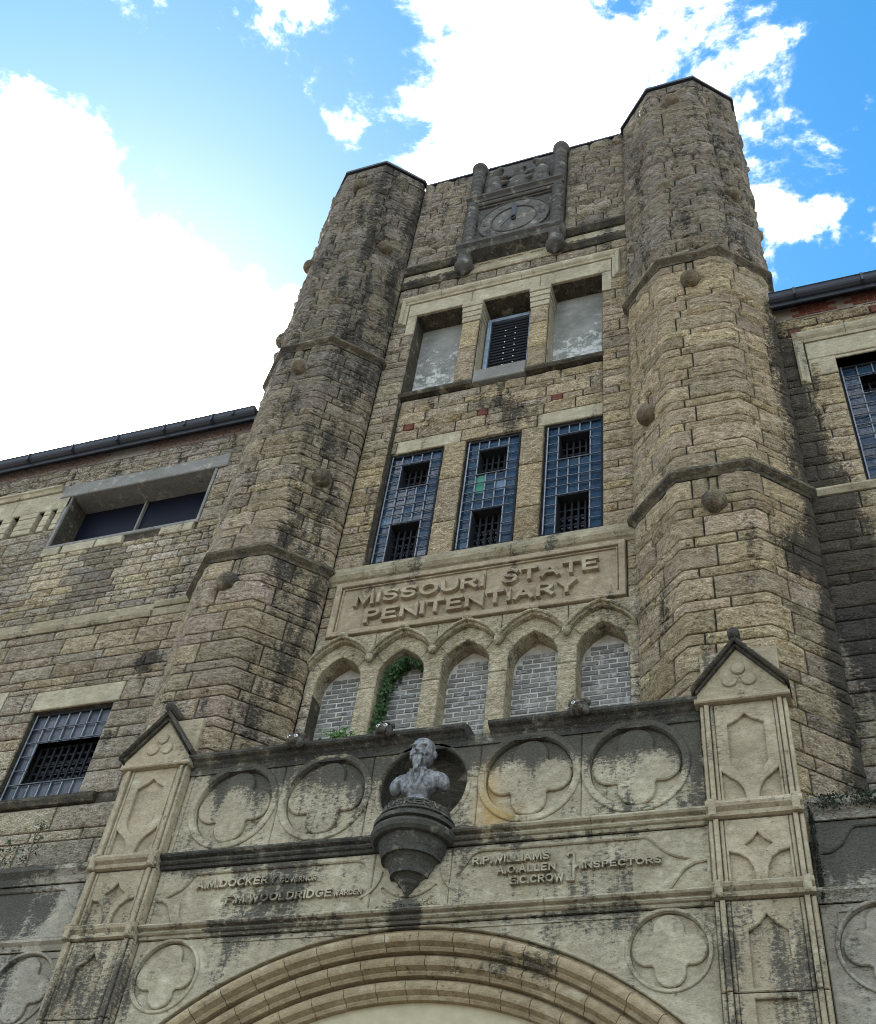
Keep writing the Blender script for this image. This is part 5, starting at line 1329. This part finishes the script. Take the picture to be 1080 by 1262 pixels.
# heraldic relief above the dial
def remesh(mb, name, mat, parent, vox=0.02, smooth=3):
    me = bpy.data.meshes.new(name); me.from_pydata(mb.V, [], mb.F); me.update()
    o = bpy.data.objects.new(name, me); COL.objects.link(o)
    md = o.modifiers.new('r', 'REMESH'); md.mode = 'VOXEL'; md.voxel_size = vox; md.use_smooth_shade = True
    if smooth: sm_ = o.modifiers.new('s', 'SMOOTH'); sm_.iterations = smooth; sm_.factor = 0.5
    dg = bpy.context.evaluated_depsgraph_get(); dg.update()
    m2 = bpy.data.meshes.new_from_object(o.evaluated_get(dg)); bpy.data.objects.remove(o)
    m2.materials.clear(); m2.materials.append(mat); m2.polygons.foreach_set('use_smooth', [True]*len(m2.polygons))
    return place(name, m2, parent)
MB().box(-0.76, 0.76, -0.03, 0.05, 10.8, 12.3).build('relief_ground', CLOCKST, clk)
for s in (-1, 1):
    b = MB()
    ell(b, (s*0.50, -0.12, 11.40), (0.17, 0.13, 0.30)); ell(b, (s*0.46, -0.13, 11.80), (0.12, 0.11, 0.14)); ell(b, (s*0.38, -0.19, 11.84), (0.09, 0.07, 0.06))
    ell(b, (s*0.54, -0.12, 11.93), (0.04, 0.04, 0.06)); ell(b, (s*0.40, -0.14, 11.10), (0.09, 0.10, 0.22)); ell(b, (s*0.58, -0.12, 11.05), (0.09, 0.10, 0.22))
    ell(b, (s*0.30, -0.15, 11.52), (0.17, 0.07, 0.06)); ell(b, (s*0.28, -0.15, 11.30), (0.15, 0.07, 0.06)); ell(b, (s*0.36, -0.18, 10.9), (0.13, 0.1, 0.06))
    remesh(b, 'supporter_bear', CLOCKST, clk, 0.022)
b = MB(); ell(b, (0, -0.08, 11.30), (0.27, 0.10, 0.28), 20); ell(b, (0, -0.12, 11.72), (0.11, 0.12, 0.13), 12); ell(b, (0, -0.1, 11.58), (0.20, 0.08, 0.05)); ell(b, (0.0, -0.19, 11.69), (0.05, 0.05, 0.03)); ell(b, (0, -0.08, 11.96), (0.16, 0.06, 0.05)); ell(b, (0, -0.1, 10.95), (0.35, 0.08, 0.06))
remesh(b, 'shield_and_helmet', CLOCKST, clk, 0.022)

# ================================================================== bust
bt = MB(); BX = 0.03; BS = 1.15; BY = -0.93; BZ = -3.72
def E(x, y, z, rx, ry, rz, rot=None): ell(bt, (BX+x*BS, BY+y*BS, BZ+z*BS), (rx*BS, ry*BS, rz*BS), 18, rot)
def rx_(a): return Matrix.Rotation(R_(a), 3, 'X')
def ry_(a): return Matrix.Rotation(R_(a), 3, 'Y')
# socle
bt.lathe(BX, BY, [(0.0, BZ), (0.15, BZ), (0.165, BZ+0.02), (0.15, BZ+0.045), (0.115, BZ+0.06), (0.10, BZ+0.10), (0.12, BZ+0.135), (0.13, BZ+0.15), (0, BZ+0.16)], 28)
# chest and shoulders cut in a bow
E(0, 0.0, 0.24, 0.20, 0.11, 0.13); E(0, -0.03, 0.17, 0.13, 0.09, 0.08)
for s in (-1, 1):
    E(s*0.16, 0.005, 0.265, 0.115, 0.085, 0.075, ry_(s*14)); E(s*0.225, 0.0, 0.22, 0.055, 0.07, 0.075); E(s*0.09, 0.0, 0.315, 0.10, 0.07, 0.05, ry_(s*22))
    E(s*0.065, -0.095, 0.25, 0.026, 0.022, 0.11, ry_(-s*22)); E(s*0.055, -0.06, 0.335, 0.03, 0.055, 0.022, ry_(s*25))
E(0, -0.005, 0.36, 0.062, 0.062, 0.07); E(0, -0.055, 0.345, 0.035, 0.035, 0.02)
# head, a little over life size
HS = 1.24
def E(x, y, z, rx, ry, rz, rot=None): ell(bt, (BX+x*BS*HS, BY+(y*HS-0.015)*BS, BZ+(0.40+(z-0.40)*HS)*BS), (rx*BS*HS, ry*BS*HS, rz*BS*HS), 18, rot)
E(0, 0.0, 0.52, 0.088, 0.105, 0.115); E(0, -0.025, 0.475, 0.072, 0.085, 0.085); E(0, 0.005, 0.565, 0.086, 0.10, 0.075)
E(0, -0.105, 0.50, 0.013, 0.022, 0.032, rx_(-15)); E(0, -0.118, 0.478, 0.020, 0.018, 0.012)
for s in (-1, 1):
    E(s*0.036, -0.094, 0.537, 0.030, 0.014, 0.009, ry_(s*8)); E(s*0.036, -0.083, 0.513, 0.016, 0.012, 0.010)
    E(s*0.05, -0.07, 0.480, 0.026, 0.026, 0.03); E(s*0.092, 0.01, 0.505, 0.013, 0.024, 0.032); E(s*0.026, -0.100, 0.456, 0.034, 0.016, 0.011, ry_(s*22))
# goatee
E(0, -0.088, 0.425, 0.038, 0.026, 0.03); E(0, -0.098, 0.385, 0.032, 0.024, 0.045); E(0, -0.105, 0.345, 0.018, 0.016, 0.04)
bust = remesh(bt, 'portrait_bust', BRONZE, None, 0.005, 1)
# carve eye hollows and noise by moving vertices
me = bust.data; co = np.empty(len(me.vertices)*3); me.vertices.foreach_get('co', co); co = co.reshape(-1, 3)
for s in (-1, 1):
    d = np.linalg.norm((co-np.array((BX+s*0.036*BS*HS, BY-0.112*BS*HS, BZ+(0.40+0.119*HS)*BS)))/np.array((0.030, 0.05, 0.014)), axis=1); co[:, 1] += 0.022*np.exp(-d**2)
d = np.linalg.norm((co-np.array((BX, BY-0.125*BS*HS, BZ+(0.40+0.046*HS)*BS)))/np.array((0.026, 0.03, 0.005)), axis=1); co[:, 1] += 0.010*np.exp(-d**2)
co[:, 1] += (vnoise(co*np.array((45, 45, 30)), 9)-.5)*0.007
def groove(p0, p1, wdt, dep, ymax=0.0):
    p0 = np.array(p0); p1 = np.array(p1); q = np.stack([(co[:, 0]-BX)/BS, (co[:, 2]-BZ)/BS], 1)
    t_ = np.clip(((q-p0)@(p1-p0))/((p1-p0)@(p1-p0)), 0, 1); dd = np.linalg.norm(q-p0-t_[:, None]*(p1-p0), axis=1)
    front = (co[:, 1] < BY+ymax)
    co[:, 1] += dep*np.exp(-(dd/wdt)**2)*front
for s in (-1, 1):
    groove((s*0.125, 0.335), (s*0.035, 0.13), 0.006, 0.014); groove((s*0.05, 0.345), (s*0.008, 0.20), 0.006, 0.016)
    groove((s*0.125, 0.335), (s*0.085, 0.30), 0.006, 0.012); groove((s*0.085, 0.28), (s*0.12, 0.275), 0.005, 0.012)
    groove((s*0.20, 0.33), (s*0.185, 0.17), 0.006, 0.010)
    groove((s*0.088, 0.28), (s*0.035, 0.15), 0.018, -0.012)
for k_ in range(7):
    x_ = (k_-3)*0.012; groove((x_, 0.47), (x_*0.5, 0.34), 0.003, 0.006)
groove((0, 0.20), (0.0, 0.12), 0.005, 0.012)
me.vertices.foreach_set('co', co.ravel()); me.update()
tag(bust, 'grey bust of a bearded man in a jacket, before the round niche', 'bust')

# ================================================================== plants
def leaf_cluster(pts, sizes, rnd, mb):
    for p, s in zip(pts, sizes):
        d = Vector((rnd.uniform(-1, 1), rnd.uniform(-1.3, -.1), rnd.uniform(-1, .6))).normalized(); a = d.orthogonal().normalized(); b = d.cross(a)
        r = rnd.uniform(0, 6.28); u = a*math.cos(r)+b*math.sin(r); v = d.cross(u); c = Vector(p)
        mb.add([tuple(c-u*s), tuple(c-u*s*.2+v*s*.62+d*s*.15), tuple(c+u*s), tuple(c-u*s*.2-v*s*.62+d*s*.15)], [(0, 1, 2), (0, 2, 3)], False)
rnd = random.Random(3)
ivy = thing('ivy_plant', 'dark green ivy climbing the left side of the second arcade arch', 'ivy', (-1.14, 0.1, -2.0))
cx = -0.85; lv = MB(); stems = MB()
curve = [(-0.30, -1.95), (-0.29, -1.7), (-0.285, -1.45), (-0.28, -1.2), (-0.25, -1.05), (-0.19, -0.95), (-0.10, -0.88), (0.02, -0.84), (0.15, -0.90), (0.22, -0.96)]
thk = [0.03, 0.05, 0.08, 0.11, 0.12, 0.10, 0.06, 0.04, 0.03, 0.02]
stems.tube([(cx+x, 0.2, z) for x, z in curve], 0.008, 5); stems.build('stem', BARK, ivy)
pts = []; sz = []
for _ in range(1500):
    t_ = rnd.random()*(len(curve)-1.001); i = int(t_); k = t_-i
    if i > 6 and rnd.random() < .5: continue
    x = curve[i][0]*(1-k)+curve[i+1][0]*k; z = curve[i][1]*(1-k)+curve[i+1][1]*k; th = thk[i]*(1-k)+thk[i+1]*k
    pts.append((cx+x+abs(rnd.gauss(0, .55))*th*1.1, 0.13+rnd.uniform(-0.10, 0.11), z+rnd.gauss(0, .35)*th-0.02)); sz.append(rnd.uniform(0.014, 0.03))
leaf_cluster(pts, sz, rnd, lv); lv.build('leaves', IVY, ivy, 'stuff')
tf = thing('weed_tuft', 'small bright green weed on the cornice at the foot of the arcade pier', 'plant', (-1.22, -0.4, -2.62))
lv = MB(); pts = [(-1.19+rnd.gauss(0, .10), -0.55+rnd.gauss(0, .05), -2.47+abs(rnd.gauss(0, .06))) for _ in range(260)]; leaf_cluster(pts, [rnd.uniform(.014, .026) for _ in pts], rnd, lv); lv.build('leaves', IVYL, tf, 'stuff')
st_ = MB(); st_.tube([(-1.19, -0.5, -2.62), (-1.2, -0.54, -2.45)], 0.006, 5); st_.build('stem', BARK, tf)
def sapling(x, y, z, h, lean, label, seed, n=5):
    rnd = random.Random(seed); r = thing('sapling', label, 'sapling', (x, y, z)); s_ = MB(); lv = MB()
    s_.tube([(x, y, z), (x+lean*.3, y, z+h*.4), (x+lean, y-.02, z+h)], [0.011, 0.009, 0.004], 6); pts = []
    for k in range(n):
        t_ = 0.35+0.65*k/(n-1); b = Vector((x+lean*t_, y, z+h*t_)); e = b+Vector((rnd.choice((-1, 1))*rnd.uniform(.08, .17), rnd.uniform(-.1, .05), rnd.uniform(.03, .10)))
        s_.tube([tuple(b), tuple(e)], 0.004, 4)
        for q in range(12): u = rnd.uniform(.3, 1.1); p = b.lerp(e, u); pts.append((p.x+rnd.gauss(0, .025), p.y+rnd.gauss(0, .025), p.z+rnd.gauss(0, .025)))
    s_.build('stem', BARK, r); leaf_cluster(pts, [rnd.uniform(.014, .028) for _ in pts], rnd, lv); lv.build('leaves', LEAFD, r, 'stuff')
sapling(-4.93, -0.50, -3.86, 0.62, -0.05, 'thin upright sapling rooted on the left ledge below the barred window', 1)
sapling(-5.42, -0.45, -3.86, 0.42, 0.12, 'low bushy sapling on the left ledge at the left picture edge', 2, 8)
ms = MB(); rnd = random.Random(8); pts = []
for _ in range(900):
    x = rnd.choice((rnd.gauss(3.93, .09), rnd.gauss(4.25, .07), rnd.uniform(3.74, 5.2))); pts.append((x, -0.79+rnd.gauss(0, .015), -3.95+rnd.gauss(0, .03)))
for _ in range(500): pts.append((3.735+abs(rnd.gauss(0, .02)), -0.72-rnd.uniform(0, .05), rnd.uniform(-4.85, -3.95)))
for _ in range(150): pts.append((rnd.uniform(3.75, 5.0), -0.60+rnd.gauss(0, .06), -3.82+rnd.gauss(0, .02)))
leaf_cluster(pts, [rnd.uniform(.008, .02) for _ in pts], rnd, ms)
o = ms.build('moss', MOSS, None, 'stuff'); tag(o, 'dark moss and tiny ferns along the pale ledge right of the right pier', 'moss')
print('objects', len(bpy.data.objects), 'tris', sum(len(o.data.polygons)*2 for o in bpy.data.objects if o.type == 'MESH'))
